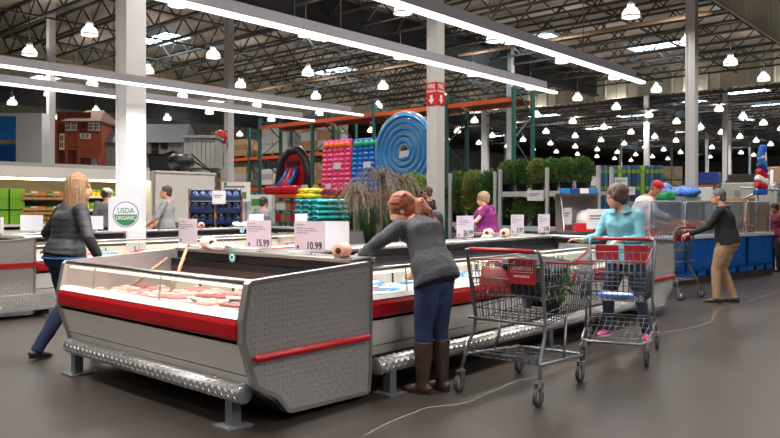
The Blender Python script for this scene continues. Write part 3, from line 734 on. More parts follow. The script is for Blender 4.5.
# teal-topped shopper behind the second trolley (faces -x)
p3 = person('woman with short brown hair in a pale teal top, reaching beside her trolley', (7.30, 3.16, 0), pi/2, .95, top=('cardigan', (108, 166, 178)), legs=('trousers', (24, 32, 60)), shoe=(176, 48, 104), white_sole=1, hairc=(84, 62, 52), hair='full',
       skinc=(200, 146, 120), fat=1.16, hem=.06, glasses=True, shR=(.165, .06, 1.35), shL=(-.165, .06, 1.35), look=(.78, .62, -.15), Wst=(0, .02, 1.08), C=(0, .05, 1.275), Hd=(.04, .15, 1.545), N=(0, .095, 1.42),
       elR=(.27, .10, 1.11), wrR=(.38, .28, 1.07), hdR=(.8, .5, .15), pnR=(0, .3, -1), elL=(-.22, .12, 1.10), wrL=(-.13, .38, 1.09), hdL=(.5, .8, -.1), pnL=(.2, .2, -1),
       anR=(.22, -.02, .085), knR=(.17, .03, .49), anL=(-.24, -.03, .085), knL=(-.18, .03, .49), toeR=(.15, 1, 0), toeL=(-.2, 1, 0))
cl_ = MB(); n_ = 24
for r_, z_ in ((.066, .055), (.112, -.012), (.122, -.022), (.118, -.030), (.07, .0)):
    for i in range(n_): a = 2*pi*i/n_; cl_.v.append(V(cos(a)*r_, .090+sin(a)*r_*.92 + (.02 if z_ < 0 else 0), 1.415+z_ - .02*max(0, sin(a))))
for k in range(4):
    for i in range(n_):
        if abs(i-6) < 2: continue
        cl_.f.append([k*n_+i, k*n_+(i+1) % n_, (k+1)*n_+(i+1) % n_, (k+1)*n_+i]); cl_.mi.append(0); cl_.sm.append(True)
cl_.build('collar', MATS['cardigan_cloth_108_166_178'], p3)
# man in black jacket pushing a trolley (faces +y)
p4 = person('man with grey hair in black jacket and khaki trousers pushing a trolley', (10.90, 3.22, 0), R(12), .955, top=('jacket', (19, 19, 22)), legs=('khakis', (146, 116, 84)), shoe=(22, 22, 24), hairc=(92, 90, 90), hair='cropped', female=False,
       skinc=(196, 142, 118), fat=1.2, hem=.02, collar=True, look=(-.2, 1, -.12), Hd=(0, .12, 1.57), N=(0, .06, 1.43), C=(0, .05, 1.28), P=(0, -.02, .93),
       shR=(.19, .06, 1.375), shL=(-.19, .06, 1.375), elR=(.24, .24, 1.13), wrR=(.16, .50, 1.02), elL=(-.24, .24, 1.13), wrL=(-.18, .50, 1.02), pnR=(0, 0, -1), pnL=(0, 0, -1), curlR=.7, curlL=.7,
       anL=(-.11, .12, .085), knL=(-.1, .13, .5), anR=(.10, -.10, .085), knR=(.1, .06, .49))
# people further back
p5 = person('man in red cap and white coat bent over the bulk bins', (14.35, 5.95, 0), R(200), 1.09, top=('coat', (226, 223, 220)), legs=('trousers', (40, 42, 48)), shoe=(30, 30, 30), hairc=(120, 112, 106), hair='cropped', female=False, cap=(200, 22, 36), skinc=(196, 134, 112), fat=1.6, hem=.2, vox=.014,
       look=(.35, .85, -.45), Hd=(.05, .34, 1.60), N=(0, .22, 1.46), C=(0, .16, 1.31), P=(0, -.05, .95), Wst=(0, .05, 1.1), shR=(.2, .2, 1.38), shL=(-.2, .2, 1.38), elR=(.28, .34, 1.14), wrR=(.2, .55, 1.06), elL=(-.28, .34, 1.14), wrL=(-.2, .55, 1.06))
p6 = person('grey-blond woman in magenta top reaching towards the garden shelves', (10.1, 6.75, 0), R(20), .96, top=('blouse', (124, 28, 106)), legs=('trousers', (108, 24, 92)), shoe=(60, 50, 60), hairc=(150, 128, 100), hair='short', skinc=(206, 152, 130), fat=1.55, sleeve='short', hem=.03, vox=.014,
       look=(-.2, .9, -.1), Hd=(.02, .10, 1.55), N=(0, .06, 1.42), C=(0, .06, 1.28), elL=(-.32, .12, 1.18), wrL=(-.50, .30, 1.10), elR=(.26, .02, 1.13), wrR=(.2, .2, 1.0))
p7 = person('dark-haired man in a grey sweater walking past the white cabinet', (7.6, 12.5, 0), R(40), 1.04, top=('sweater', (128, 126, 128)), legs=('trousers', (52, 54, 60)), shoe=(30, 30, 30), hairc=(46, 36, 32), hair='cropped', female=False, skinc=(190, 132, 108), vox=.014, sleeve='half',
       look=(-.15, 1, 0), elL=(-.26, .10, 1.12), wrL=(-.24, .28, .98), elR=(.26, .06, 1.12), wrR=(.24, .26, 1.0))
p8 = person('dark-haired person in a grey shirt facing the racks', (9.85, 12.35, 0), R(-60), .92, top=('shirt', (112, 112, 112)), legs=('trousers', (50, 50, 54)), shoe=(30, 30, 30), hairc=(34, 28, 28), hair='short', female=False, skinc=(176, 124, 102), vox=.014, look=(.6, .8, 0))
p9 = person('person in white cap and grey shirt at the produce cooler', (7.35, 14.4, 0), R(-30), 1.03, top=('shirt', (104, 104, 108)), legs=('trousers', (44, 46, 54)), shoe=(30, 30, 30), hairc=(60, 48, 42), hair='cropped', cap=(226, 224, 222), female=False, skinc=(196, 140, 118), vox=.014, look=(.75, .6, -.2))
p10 = person('man with short brown hair in a dark navy shirt beside the fire-sign column', (12.55, 9.97, 0), R(10), 1.06, top=('shirt', (26, 28, 40)), legs=('trousers', (40, 42, 50)), shoe=(30, 30, 30), hairc=(86, 62, 48), hair='cropped', female=False, skinc=(204, 150, 124), vox=.014, look=(-.1, 1, 0))
p11 = person('dark-haired person in maroon at the edge of the frame by the bins', (16.75, 3.97, 0), R(60), .84, top=('shirt', (96, 24, 46)), legs=('trousers', (34, 34, 40)), shoe=(30, 30, 30), hairc=(28, 22, 22), hair='short', skinc=(150, 100, 80), vox=.014, look=(-.3, 1, -.2))
# ---------------- shopping trolleys ----------------
chrome = mat('cart_wire', (92, 94, 98), .4, .7); cframe = mat('cart_frame', (112, 114, 118), .4, .6); tread = mat('wheel_rubber', (52, 50, 50), .7); hub = mat('wheel_hub', (150, 150, 150), .4, .5)
redpl = mat('cart_red', (150, 20, 28), .4); txtw = mat('print_cream', (226, 206, 196), .6)
def L3(a, b, t): return tuple(a[i]+(b[i]-a[i])*t for i in range(3))
def trolley(label, loc, rotz, plates=(1, 1), lettering=False, pz=.855):
    """local: +Y is the way it rolls, handle at y=0"""
    t = thing('shopping_trolley', label, 'trolley', loc, rotz)
    # basket corners: rear/front, top/bottom, half widths
    rt = (.285, .05, .985); rb = (.272, .13, .52); ft = (.285, 1.06, .91); fb = (.255, .96, .575)
    def c(p, s): return (p[0]*s, p[1], p[2])
    m = MB(); w = .0032
    for s in (-1, 1):                                    # side grids
        for i in range(20):
            k = i/19; m.tube([L3(c(rt, s), c(ft, s), k), L3(c(rb, s), c(fb, s), k)], w, 5)
        for i in (.0, .2, .4, .6, .8, 1): m.tube([L3(c(rt, s), c(rb, s), i), L3(c(ft, s), c(fb, s), i)], w*1.3, 5)
    for i in range(13):                                  # front grid and floor
        k = i/12; m.tube([L3(c(ft, -1), c(ft, 1), k), L3(c(fb, -1), c(fb, 1), k), L3(c(rb, -1), c(rb, 1), k)], w, 5)
    for i in (.25, .5, .75, 1): m.tube([L3(c(ft, -1), c(fb, -1), i), L3(c(ft, 1), c(fb, 1), i)], w*1.2, 5)
    for i in range(9): m.tube([L3(c(rb, -1), c(fb, -1), i/9), L3(c(rb, 1), c(fb, 1), i/9)], w, 5)
    m.build('basket', chrome, t)
    g = MB()                                             # hinged rear gate
    for i in range(12):
        k = i/11; g.tube([L3(c(rt, -1), c(rt, 1), k), L3(c(rb, -1), c(rb, 1), k)], w, 5)
    for i in (.05, .3, .55, .8, .97): g.tube([L3(c(rt, -1), c(rb, -1), i), L3(c(rt, 1), c(rb, 1), i)], w*1.2, 5)
    g.build('rear_gate', chrome, t)
    s_ = MB()                                            # folding child seat: back frame and shelf
    for i in range(9):
        k = -1 + 2*i/8; s_.tube([(.25*k, .33, .95), (.25*k, .24, .70), (.25*k, .10, .70)], w, 5)
    s_.tube([(-.25, .33, .95), (.25, .33, .95)], .005, 6); s_.tube([(-.25, .24, .70), (.25, .24, .70)], .004, 6)
    st = s_.build('child_seat', chrome, t)
    for s, on in ((-1, plates[0]), (1, plates[1])):
        if not on: continue
        p = MB(); x0, x1 = sorted((s*.03, s*.235)); y = .058
        p.prism([(x0, pz), (x1, pz), (x1+.006, 1.0), (x0-.004, 1.0)], y, y+.012, 'y')
        pl = p.build('seat_panel', redpl, st)
        if lettering and s == 1:
            cx = (x0+x1)/2
            text('COSTCO', .036, (cx, y-.002, .93), (pi/2, 0, 0), txtw, 'lettering', pl)
            text('WHOLESALE', .022, (cx, y-.002, .875), (pi/2, 0, 0), txtw, 'lettering', pl)
            f = MB(); a, b, z0, z1 = cx-.085, cx+.085, .905, .957
            for q in (((a, z0), (b, z0)), ((b, z0), (b, z1)), ((b, z1), (a, z1)), ((a, z1), (a, z0))): f.tube([(q[0][0], y-.001, q[0][1]), (q[1][0], y-.001, q[1][1])], .0016, 4)
            f.build('printed_border', txtw, pl)
    r = MB()                                             # red coated rim
    r.tube([L3(c(rt, -1), c(ft, -1), .08), c(ft, -1), c(ft, 1), L3(c(rt, 1), c(ft, 1), .08)], .008, 8); r.build('rim', redpl, t)
    h = MB().tube([(-.255, 0, 1.06), (.255, 0, 1.06)], .017, 10).build('handle', redpl, t)
    fr = MB()
    for s in (-1, 1):
        fr.tube([(s*.255, 0, 1.06), (s*.295, .005, 1.055), (s*.300, .035, .99), (s*.286, .125, .53), (s*.288, .11, .46), (s*.302, .0, .28), (s*.318, -.03, .17)], .0135, 8)
        fr.tube([(s*.306, -.02, .275), (s*.29, .5, .235), (s*.272, .80, .205), (s*.265, .82, .15)], .013, 8)
        fr.tube([(s*.292, .42, .245), (s*.28, .47, .36), (s*.266, .52, .548)], .011, 8)
    fr.tube([(-.305, .05, .545), (.305, .05, .545)], .009, 8); fr.tube([(-.272, .80, .205), (-.22, .87, .20), (.22, .87, .20), (.272, .80, .205)], .013, 8)
    fr.build('frame', cframe, t)
    lt = MB()                                            # bottom rack
    for i in range(10):
        x = -.24+.48*i/9; lt.tube([(x*1.08, .02, .30), (x*1.08, .05, .258), (x*.96, .80, .222)], w*1.1, 5)
    for y in (.02, .25, .5, .72): lt.tube([(-.28+.03*y, y+.03, .262-.05*y), (.28-.03*y, y+.03, .262-.05*y)], .004, 5)
    for z in (.30, .325): lt.tube([(-.29, .02, z), (.29, .02, z)], .004, 5)
    lt.build('bottom_rack', chrome, t)
    for x, y, big in ((-.318, -.03, 1), (.318, -.03, 1), (-.265, .82, 0), (.265, .82, 0)):
        k = MB(); yy = y-.03
        for s in (-1, 1): k.add([(x+s*.024, y+.02, .155), (x+s*.024, y-.035, .155), (x+s*.024, yy-.014, .062), (x+s*.024, yy+.014, .062), (x+s*.021, y+.02, .155), (x+s*.021, y-.035, .155), (x+s*.021, yy-.014, .062), (x+s*.021, yy+.014, .062)],
                         [(0, 1, 2, 3), (7, 6, 5, 4), (0, 4, 5, 1), (1, 5, 6, 2), (2, 6, 7, 3), (3, 7, 4, 0)])
        k.box(x-.026, y-.036, .150, x+.026, y+.022, .158).lathe([(.016, .155), (.016, .175)], (x, y, 0), 8)
        cs = k.build('caster', cframe, t)
        wm_ = MB().lathe([(.045, -.015), (.062, -.013), (.064, 0), (.062, .013), (.045, .015)], (x, yy, .064), 20, 0, 'x', cap=False)
        wm_.lathe([(.0, -.012), (.047, -.012), (.047, .012), (.0, .012)], (x, yy, .064), 16, 1, 'x', cap=False).lathe([(.0, -.022), (.010, -.022), (.010, .022), (0, .022)], (x, yy, .064), 8, 1, 'x')
        wm_.build('wheel', [tread, hub], cs)
    return t
t1 = trolley('big trolley in front, handle towards us, holding a handbag and plants', (4.42, 2.84, 0), R(-86), (0, 1), True, .82)
t2 = trolley('empty-looking trolley with two red seat panels pushed by the teal-topped woman', (6.75, 2.955, 0), R(109))
t3 = trolley('trolley pushed by the man in khaki trousers', (10.98, 3.80, 0), R(-8), (1, 1))
def in_cart(t, p):
    return t.matrix_basis @ Vector(p)
# handbag and dark bag in the child seat of the front trolley
def handbag(label, name, loc, rotz, c, w, d, h, cat):
    t = thing(name, label, cat, loc, rotz)
    lm = mat('leather_%d' % c[0], c, .45, noise=.12, nscale=20, bump=.15)
    m = MB(); rs = []
    for k, (sx, sy) in ((0, (.92, 1)), (.08, (1, 1.05)), (.5, (1, .85)), (.9, (.9, .42)), (1, (.86, .25))):
        rs.append((V(0, 0, h*k), V(1, 0, 0), V(0, 1, 0), w/2*sx, d/2*sy))
    loft(m, rs, 18); m.build('pouch', lm, t)
    s = MB().tube([(-w*.28, 0, h*.92), (-w*.26, .02, h*1.2), (-w*.12, .04, h*1.26), (w*.12, .04, h*1.26), (w*.26, .02, h*1.12), (w*.28, 0, h*.92)], .009, 8); s.build('strap', lm, t)
    MB().tube([(-w*.38, 0, h*.99), (w*.38, 0, h*.99)], .005, 6).build('zip', gm, t)
    return t
handbag('coral leather handbag in the seat of the front trolley', 'handbag', in_cart(t1, (-.14, .15, .775)), R(-80), (172, 78, 70), .23, .11, .15, 'bag')
handbag('black bag beside the coral handbag in the front trolley', 'shoulder_bag', in_cart(t1, (.10, .20, .735)), R(-86), (22, 21, 24), .26, .14, .20, 'bag')
bl = MB(); 
for k in range(7):
    a = k*.9; bl.ellipsoid((cos(a)*.10, sin(a)*.14, .07+.02*(k % 3)), (.12, .15, .055), 10, 7)
co = thing('dark_jacket', 'black jacket heaped over the top of the front trolley', 'jacket', in_cart(t1, (.02, .45, .83)), R(-86)); co.scale = (1.25, 1.2, 1)
remesh(bl, 'folded_cloth', mat('black_cloth', (30, 30, 34), .9), co, .014, 4, .02, 9)
leafm = mat('leaf_green', (72, 108, 52), .6, noise=.3, nscale=30); leafd = mat('leaf_dark', (54, 82, 44), .6, noise=.3, nscale=30); stemm = mat('stem_brown', (92, 72, 52), .8)
def leaves(m, c, r, n, L, seed, mi=0, up=.3, flat=1.0):
    q = random.Random(seed); c = Vector(c)
    for i in range(n):
        while 1:
            p = Vector((q.uniform(-1, 1), q.uniform(-1, 1), q.uniform(-1, 1)))
            if .2 < p.length < 1: break
        d = (p + Vector((q.uniform(-.5, .5), q.uniform(-.5, .5), up+q.uniform(-.4, .4)))).normalized()
        p = c + Vector((p.x*r[0], p.y*r[1], p.z*r[2])); s = d.cross(Vector((q.uniform(-1, 1), q.uniform(-1, 1), q.uniform(-1, 1)))).normalized(); nn = d.cross(s)
        l = L*q.uniform(.7, 1.3); w = l*.24*flat
        m.add([p, p+d*l*.5+s*w+nn*w*.3, p+d*l, p+d*l*.5-s*w+nn*w*.3], [(0, 1, 2, 3)], mi)
    return m
def bouquet(label, loc, seed, cols, paper):
    t = thing('bouquet', label, 'flowers', loc, R(40*seed))
    MB().lathe([(.03, 0), (.035, .02), (.095, .26), (.10, .30)], (0, 0, 0), 14, cap=False).lathe([(.0, .0), (.03, 0)], (0, 0, 0), 14, cap=False).build('paper_wrap', paper, t)
    leaves(MB(), (0, 0, .30), (.11, .11, .07), 60, .07, seed).build('foliage', leafm, t)
    q = random.Random(seed)
    for i in range(7):
        a = q.uniform(0, 6.28); r = q.uniform(0, .09); f = MB(); cx, cy, cz = r*cos(a), r*sin(a), .345+q.uniform(-.03, .03)
        for k in range(6):
            b = k*pi/3; f.ellipsoid((cx+cos(b)*.014, cy+sin(b)*.014, cz), (.014, .014, .008), 6, 5)
        f.ellipsoid((cx, cy, cz+.006), .009, 6, 5); f.build('flower', cols[i % len(cols)], t)
    return t
pw = mat('paper_cream', (196, 188, 178), .8); lil = mat('paper_lilac', (120, 104, 150), .7); cf1 = mat('petal_cream', (224, 206, 190), .7); cf2 = mat('petal_coral', (206, 96, 88), .7)
def potted(label, loc, seed, r=.11, h=.22, pr=.075, ph=.13, lm=None, n=130, L=.075, group=None, name='potted_plant', cat='plant', potc=None):
    t = thing(name, label, cat, loc, R(30*seed), group)
    MB().lathe([(pr*.78, 0), (pr, ph*.9), (pr*1.08, ph*.9), (pr*1.08, ph), (pr*.9, ph), (pr*.88, ph*.9), (0, ph*.88)], n=14).build('pot', potc or blackm, t)
    leaves(MB(), (0, 0, ph+h*.5), (r, r, h*.55), n, L, seed).build('foliage', lm or leafm, t)
    q = random.Random(seed); s = MB()
    for k in range(4):
        a = q.uniform(0, 6.28); s.tube([(0, 0, ph*.85), (cos(a)*r*.2, sin(a)*r*.2, ph+h*.4), (cos(a)*r*.5, sin(a)*r*.5, ph+h*.8)], .006, 5)
    s.build('stem', stemm, t); return t
potted('leafy potted plant near the middle of the front trolley', in_cart(t1, (.13, .56, .56)), 3, .12, .20, .07, .12)
potted('dark-leaved potted plant at the nose of the front trolley', in_cart(t1, (-.06, .74, .575)), 5, .11, .20, .075, .13, leafd)
bouquet('bouquet in cream paper lying near the nose of the front trolley', in_cart(t1, (.11, .78, .58)), 2, (cf1, cf2), pw)
bouquet('bouquet in lilac paper deep in the front trolley', in_cart(t1, (-.12, .66, .56)), 4, (cf1, lil), lil)
# in the second trolley
bx = thing('flat_box', 'flat blue box lying on the floor of the second trolley', 'box', in_cart(t2, (0, .62, .578)), R(109))
MB().rbox(0, 0, 0, .30, .20, .02, .004).build('carton', mat('box_blue', (40, 104, 170), .5), bx); MB().box(-.12, -.08, .02, .10, .05, .021).build('printed_label', mat('label_white', (226, 226, 226), .6), bx)
pb = thing('crisp_packet', 'violet packet standing in the trolley of the man in khakis', 'packet', in_cart(t3, (-.1, .45, .56)), 0)
MB().prism([(-.12, 0), (.12, 0), (.13, .15), (.11, .3), (-.11, .3), (-.13, .15)], -.05, .05, 'y').build('pouch', mat('packet_violet', (86, 84, 132), .4), pb); MB().box(-.11, -.012, .3, .11, .012, .325).build('sealed_edge', MATS['packet_violet'], pb)
# ---------------- goods in the freezers ----------------
meatm = mat('meat_pink', (190, 112, 108), .35, noise=.3, nscale=40); meat2 = mat('meat_pale', (214, 160, 148), .35, noise=.25, nscale=40); meat3 = mat('meat_red', (150, 58, 58), .35, noise=.3, nscale=40)
foam = mat('foam_tray', (226, 222, 220), .6); film = mat('film_white', (224, 218, 218), .25); bluep = mat('pack_blue', (52, 128, 190), .3, noise=.2, nscale=20); cyanp = mat('pack_cyan', (120, 180, 214), .3, noise=.15, nscale=20)
redp = mat('pack_red', (186, 34, 44), .35); tanp = mat('pack_tan', (206, 176, 140), .5); navyp = mat('pack_navy', (40, 60, 130), .35); labm = mat('pack_label', (236, 232, 228), .5)
def meat_tray(label, group, loc, rot, mm, w=.25, d=.18):
    t = thing('meat_tray', label, 'packaged meat', loc, 0, group); t.rotation_euler = rot
    m = MB(); m.rbox(0, 0, 0, w, d, .028, .012); m.build('tray', foam, t)
    q = random.Random(int(w*1000)); m = MB()
    for i in range(3):
        for j in range(2): m.ellipsoid(((i-1)*w*.29, (j-.5)*d*.42, .032), (w*.2, d*.27, .024), 9, 6)
    m.build('cut', mm, t)
    MB().box(w*.12, -d*.38, .054, w*.38, -d*.08, .0555).build('price_label', labm, t)
    return t
def bag_pack(label, group, loc, rot, mm, w=.26, d=.18, h=.05, cat='frozen packet'):
    t = thing('frozen_packet', label, cat, loc, 0, group); t.rotation_euler = rot
    m = MB(); loft(m, [(V(-w/2, 0, h*.35), V(0, 1, 0), V(0, 0, 1), d*.46, .004), (V(-w*.4, 0, h*.45), V(0, 1, 0), V(0, 0, 1), d*.5, h*.42), (V(0, 0, h*.5), V(0, 1, 0), V(0, 0, 1), d*.5, h*.55), (V(w*.4, 0, h*.45), V(0, 1, 0), V(0, 0, 1), d*.5, h*.42), (V(w/2, 0, h*.35), V(0, 1, 0), V(0, 0, 1), d*.46, .004)], 12)
    m.build('pouch', mm, t)
    m = MB(); m.box(-w*.3, -d*.25, h*1.04, w*.2, d*.2, h*1.06); m.build('printed_label', labm, t)
    return t
q = random.Random(3); prot = {}
def put(key, fn, loc, rot):
    if key not in prot: prot[key] = fn(loc, rot); return
    c = dup(prot[key], loc); c.rotation_euler = rot
MG = 'meat trays in the near end freezer'
for i in range(9):
    for j in range(4):
        for lay in (0, 1):
            if lay and q.random() < .35: continue
            k = q.choice((0, 0, 1, 1, 2)); mm = (meatm, meat2, meat3)[k]
            nm = ('pink', 'pale pink', 'dark red')[k]
            loc = (2.90+.20*j+q.uniform(-.02, .02), 3.72+.263*i+q.uniform(-.03, .03), .572+.062*lay); rot = (q.uniform(-.08, .08)*lay, q.uniform(-.06, .06)*lay, pi/2+q.uniform(-.2, .2))
            put(('m', k), lambda l, r, mm=mm, nm=nm: meat_tray('white tray of %s meat behind the glass of the nearest end freezer' % nm, MG+', '+nm, l, r, mm), loc, rot)
FG = 'packets in the long front freezers'
for i in range(17):
    for j in range(4):
        for lay in (0, 1):
            if lay and q.random() < .4: continue
            k = q.choice((0, 0, 0, 1, 1, 2, 3)) if i < 6 else q.choice((0, 1, 2, 2, 3)); mm = (bluep, cyanp, film, redp)[k]; nm = ('blue', 'pale blue', 'white', 'red')[k]
            loc = (3.98+.272*i+q.uniform(-.02, .02), 3.83+.20*j+q.uniform(-.02, .02), .572+.068*lay); rot = (q.uniform(-.08, .08)*lay, q.uniform(-.08, .08)*lay, q.uniform(-.3, .3))
            put(('f', k), lambda l, r, mm=mm, nm=nm: bag_pack('%s frozen packet in the long freezer the red-haired woman leans into' % nm, FG+', '+nm, l, r, mm), loc, rot)
SG = 'packets in the second freezer row'
for i in range(17):
    for j in range(4):
        k = q.choice((0, 1, 2, 2, 3, 4, 5)); mm = (bluep, cyanp, film, redp, tanp, navyp)[k]; nm = ('blue', 'pale blue', 'white', 'red', 'tan', 'navy')[k]
        loc = (3.98+.272*i+q.uniform(-.02, .02), 9.52+.20*j+q.uniform(-.02, .02), .572+.07*q.choice((0, 1, 1.4))); rot = (q.uniform(-.1, .1), q.uniform(-.1, .1), q.uniform(-.4, .4))
        put(('s', k), lambda l, r, mm=mm, nm=nm: bag_pack('%s packet in the second freezer row beyond the quilted-jacket woman' % nm, SG+', '+nm, l, r, mm, h=.065), loc, rot)
wood = mat('bare_wood', (150, 112, 84), .6, noise=.15, nscale=12)
for nm, a, b in (('wooden stick leaning in the nearest freezer below the crumpled bag', (3.20, 5.22, .66), (3.64, 5.66, 1.0)), ('wooden stick at the far left corner inside the nearest freezer', (3.10, 5.80, .64), (3.60, 5.92, .90))):
    o = MB().tube([a, b], .016, 8).build('wooden_stick', wood); tag(o, nm, 'stick')
# ---------------- price cards ----------------
card = mat('card_pink', (188, 176, 184), .7); cardw = mat('card_white', (206, 204, 208), .7); ink = mat('ink_black', (22, 20, 22), .6); inkg = mat('ink_grey', (120, 108, 120), .6); inkb = mat('ink_blue', (50, 60, 140), .6); inkr = mat('ink_red', (190, 40, 50), .6)
def price_card(label, loc, rotz, price=None, w=.31, h=.25, c=card, lines=True):
    """faces local -Y"""
    t = thing('price_card', label, 'price sign', loc, rotz)
    o = MB().box(-w/2, -.002, .03, w/2, .002, .03+h).build('card', c, t)
    MB().tube([(-.05, .02, .0), (.05, .02, 0)], .006, 6).tube([(0, .02, 0), (0, .006, .06), (0, .006, .12)], .004, 6).build('wire_holder', gm, t)
    if lines:
        m = MB()
        for k, (z, l) in enumerate(((.225, .3), (.195, .62), (.175, .70), (.155, .40))):
            x = -w*.42
            while x < -w*.42+l*w:
                d = .012+.014*((k*7+int(x*900)) % 3); m.box(x, -.0032, .03+h*(z/.25)-.008, x+d, -.002, .03+h*(z/.25)); x += d+.008
        m.build('small_print', inkg, t)
        MB().box(-w*.42, -.0032, .055, -w*.34, -.002, .072).build('blue_mark', inkb, t); MB().box(-w*.42, -.0032, .045, -w*.34, -.002, .055).build('red_mark', inkr, t)
    if price:
        p = text(price, h*.35, (w*.17, -.0028, .03+h*.18), (pi/2, 0, 0), ink, 'price_figures', t, sx=.98, bold=.02)
    return t
Z = 1.002
price_card('pinkish price card with fine print only, beside the roll and crumpled bag', (3.74, 5.80, Z), -pi/2, None, .30, .23)
price_card('pinkish price card reading 15.99, centre of the near worktop', (3.74, 4.76, Z), -pi/2, '15.99', .32, .23)
price_card('pinkish price card reading 10.99, nearest the tread-plate side', (3.74, 4.14, Z), -pi/2, '10.99', .34, .23)
price_card('plain white card just behind the 10.99 card', (3.90, 4.02, Z), -pi/2, None, .31, .23, cardw, False)
price_card('pinkish price card reading 26.99, just right of the red-haired woman', (6.58, 4.70, Z), 0, '26.99', .32, .24)
price_card('small-figured price card standing behind the coral paper rolls', (7.78, 4.76, Z), 0, '5.99', .30, .24)
price_card('price card reading 5.98 near the far end of the front worktop', (8.44, 4.76, Z), 0, '5.98', .30, .24)
price_card('pale pink card on the worktop at the left edge of the photo', (3.72, 10.25, Z), -pi/2+.2, None, .24, .20)
price_card('plain white card next to the pale pink card by the quilted-jacket woman', (4.25, 10.5, Z), -pi/3, None, .36, .22, cardw, False)
price_card('plain white card to the right of the quilted-jacket woman', (5.1, 10.42, Z), -pi/4, None, .30, .20, cardw, False)
price_card('plain white card standing behind the 15.99 card on the second row', (8.2, 10.5, Z), -pi/4, None, .26, .20, cardw, False)
price_card('plain white card between the 15.99 card and the teal sacks', (9.28, 10.5, Z), -pi/4, None, .24, .20, cardw, False)
# paper rolls
coral = mat('roll_coral', (224, 160, 136), .7, noise=.1, nscale=20); corem = mat('roll_core', (60, 32, 28), .7); clear = glass('bag_clear', gloss=.12, alpha=.25)
def roll(label, loc, rotz, c=coral):
    t = thing('bag_roll', label, 'paper roll', loc, rotz)
    t.scale = (.72, .78, .78)
    MB().lathe([(.018, -.1), (.062, -.1), (.066, -.09), (.066, .09), (.062, .1), (.018, .1)], (0, 0, .072), 18, 0, 'x', cap=False).build('roll', c, t)
    MB().lathe([(.0, -.103), (.03, -.103), (.03, .103), (0, .103)], (0, 0, .072), 10, 0, 'x', cap=False).build('core', corem, t)
    m = MB()
    for s in (-1, 1): m.box(s*.115-.004, -.03, 0, s*.115+.004, .03, .03)
    m.box(-.115, -.05, 0, .115, .05, .006); m.build('bracket', stain, t); return t
roll('coral paper roll at the corner by the red-haired woman\'s hand', (3.70, 3.74, Z), R(22))
roll('coral paper roll on the second row, above the fine-print card', (7.0, 10.45, Z), R(60))
roll('upper of the two coral rolls behind the front trolley', (7.25, 4.84, Z), R(20)); roll('lower of the two coral rolls behind the front trolley', (7.38, 4.69, Z), R(20))
roll('white-wrapped roll at the back left corner of the nearest freezer', (3.70, 5.42, Z), R(80), mat('roll_pale', (220, 196, 180), .7))
def crumple(label, loc, s, m, seed):
    q2 = random.Random(seed); t = thing('plastic_bag', label, 'bag', loc); mm = MB()
    for k in range(8): mm.ellipsoid((q2.uniform(-1, 1)*s, q2.uniform(-1, 1)*s*.6, s*.2+q2.uniform(0, .25)*s), (s*.5, s*.4, s*.2), 8, 6)
    remesh(mm, 'crumpled_film', m, t, .012, 1, .015, 30); return t
crumple('crumpled clear bag on the roll at the nearest freezer\'s back corner', (3.70, 5.18, Z), .10, film, 1)
crumple('white folded bag on the second-row worktop', (7.9, 10.45, Z), .16, film, 2)
crumple('small crumpled wrapper beside the coral rolls', (7.05, 4.70, Z), .07, film, 3)
crumple('crumpled wrapper lying on the floor under the front freezer', (5.85, 3.62, .0), .10, film, 5)
# round stickers on the aprons
def sticker(label, loc, rotz, r=.045):
    t = thing('round_sticker', label, 'sticker', loc, rotz)
    MB().lathe([(r, 0), (r, -.003)], (0, 0, 0), 20, 0, 'y').build('disc', mat('sticker_teal', (20, 150, 130), .5), t)
    MB().lathe([(r*.62, -.003), (r*.62, -.005)], (0, 0, 0), 16, 0, 'y').build('ring', labm, t); MB().lathe([(r*.36, -.005), (r*.36, -.007)], (0, 0, 0), 16, 0, 'y').build('centre', inkb, t)
sticker('round teal sticker on the black edge below the fine-print and 15.99 cards', (3.69, 5.05, .945), -pi/2, .048)
sticker('round teal sticker under the white bag on the second row', (7.75, 10.33, .945), 0, .05)
sticker('round teal sticker beside the red-haired woman\'s sleeve', (4.55, 4.625, .945), 0, .04)
# round organic emblem board at the column
eb = thing('emblem_board', 'white board with round green and white emblem at the foot of the column', 'sign', (5.50, 10.19, 1.002), R(-47))
MB().box(-.26, -.006, 0, .26, .006, .50).build('board', cardw, eb)
gr = mat('emblem_green', (30, 110, 60), .6); br = mat('emblem_brown', (84, 66, 58), .6)
em = MB().lathe([(.195, -.006), (.195, -.008)], (0, 0, .25), 40, 0, 'y').build('outer_ring', br, eb)
MB().lathe([(.183, -.008), (.183, -.0095)], (0, 0, .25), 40, 0, 'y').build('white_disc', cardw, em)
hm_ = MB(); pts = [(.17*cos(a), .25+.17*sin(a)) for a in [pi + pi*i/24 for i in range(25)]]; hm_.prism(pts, -.0095, -.011, 'y'); hm_.build('green_half', gr, em)
text('USDA', .115, (0, -.0105, .305), (pi/2, 0, 0), gr, 'lettering', eb, sx=.85); text('ORGANIC', .085, (0, -.0122, .198), (pi/2, 0, 0), cardw, 'lettering', eb, sx=.78)
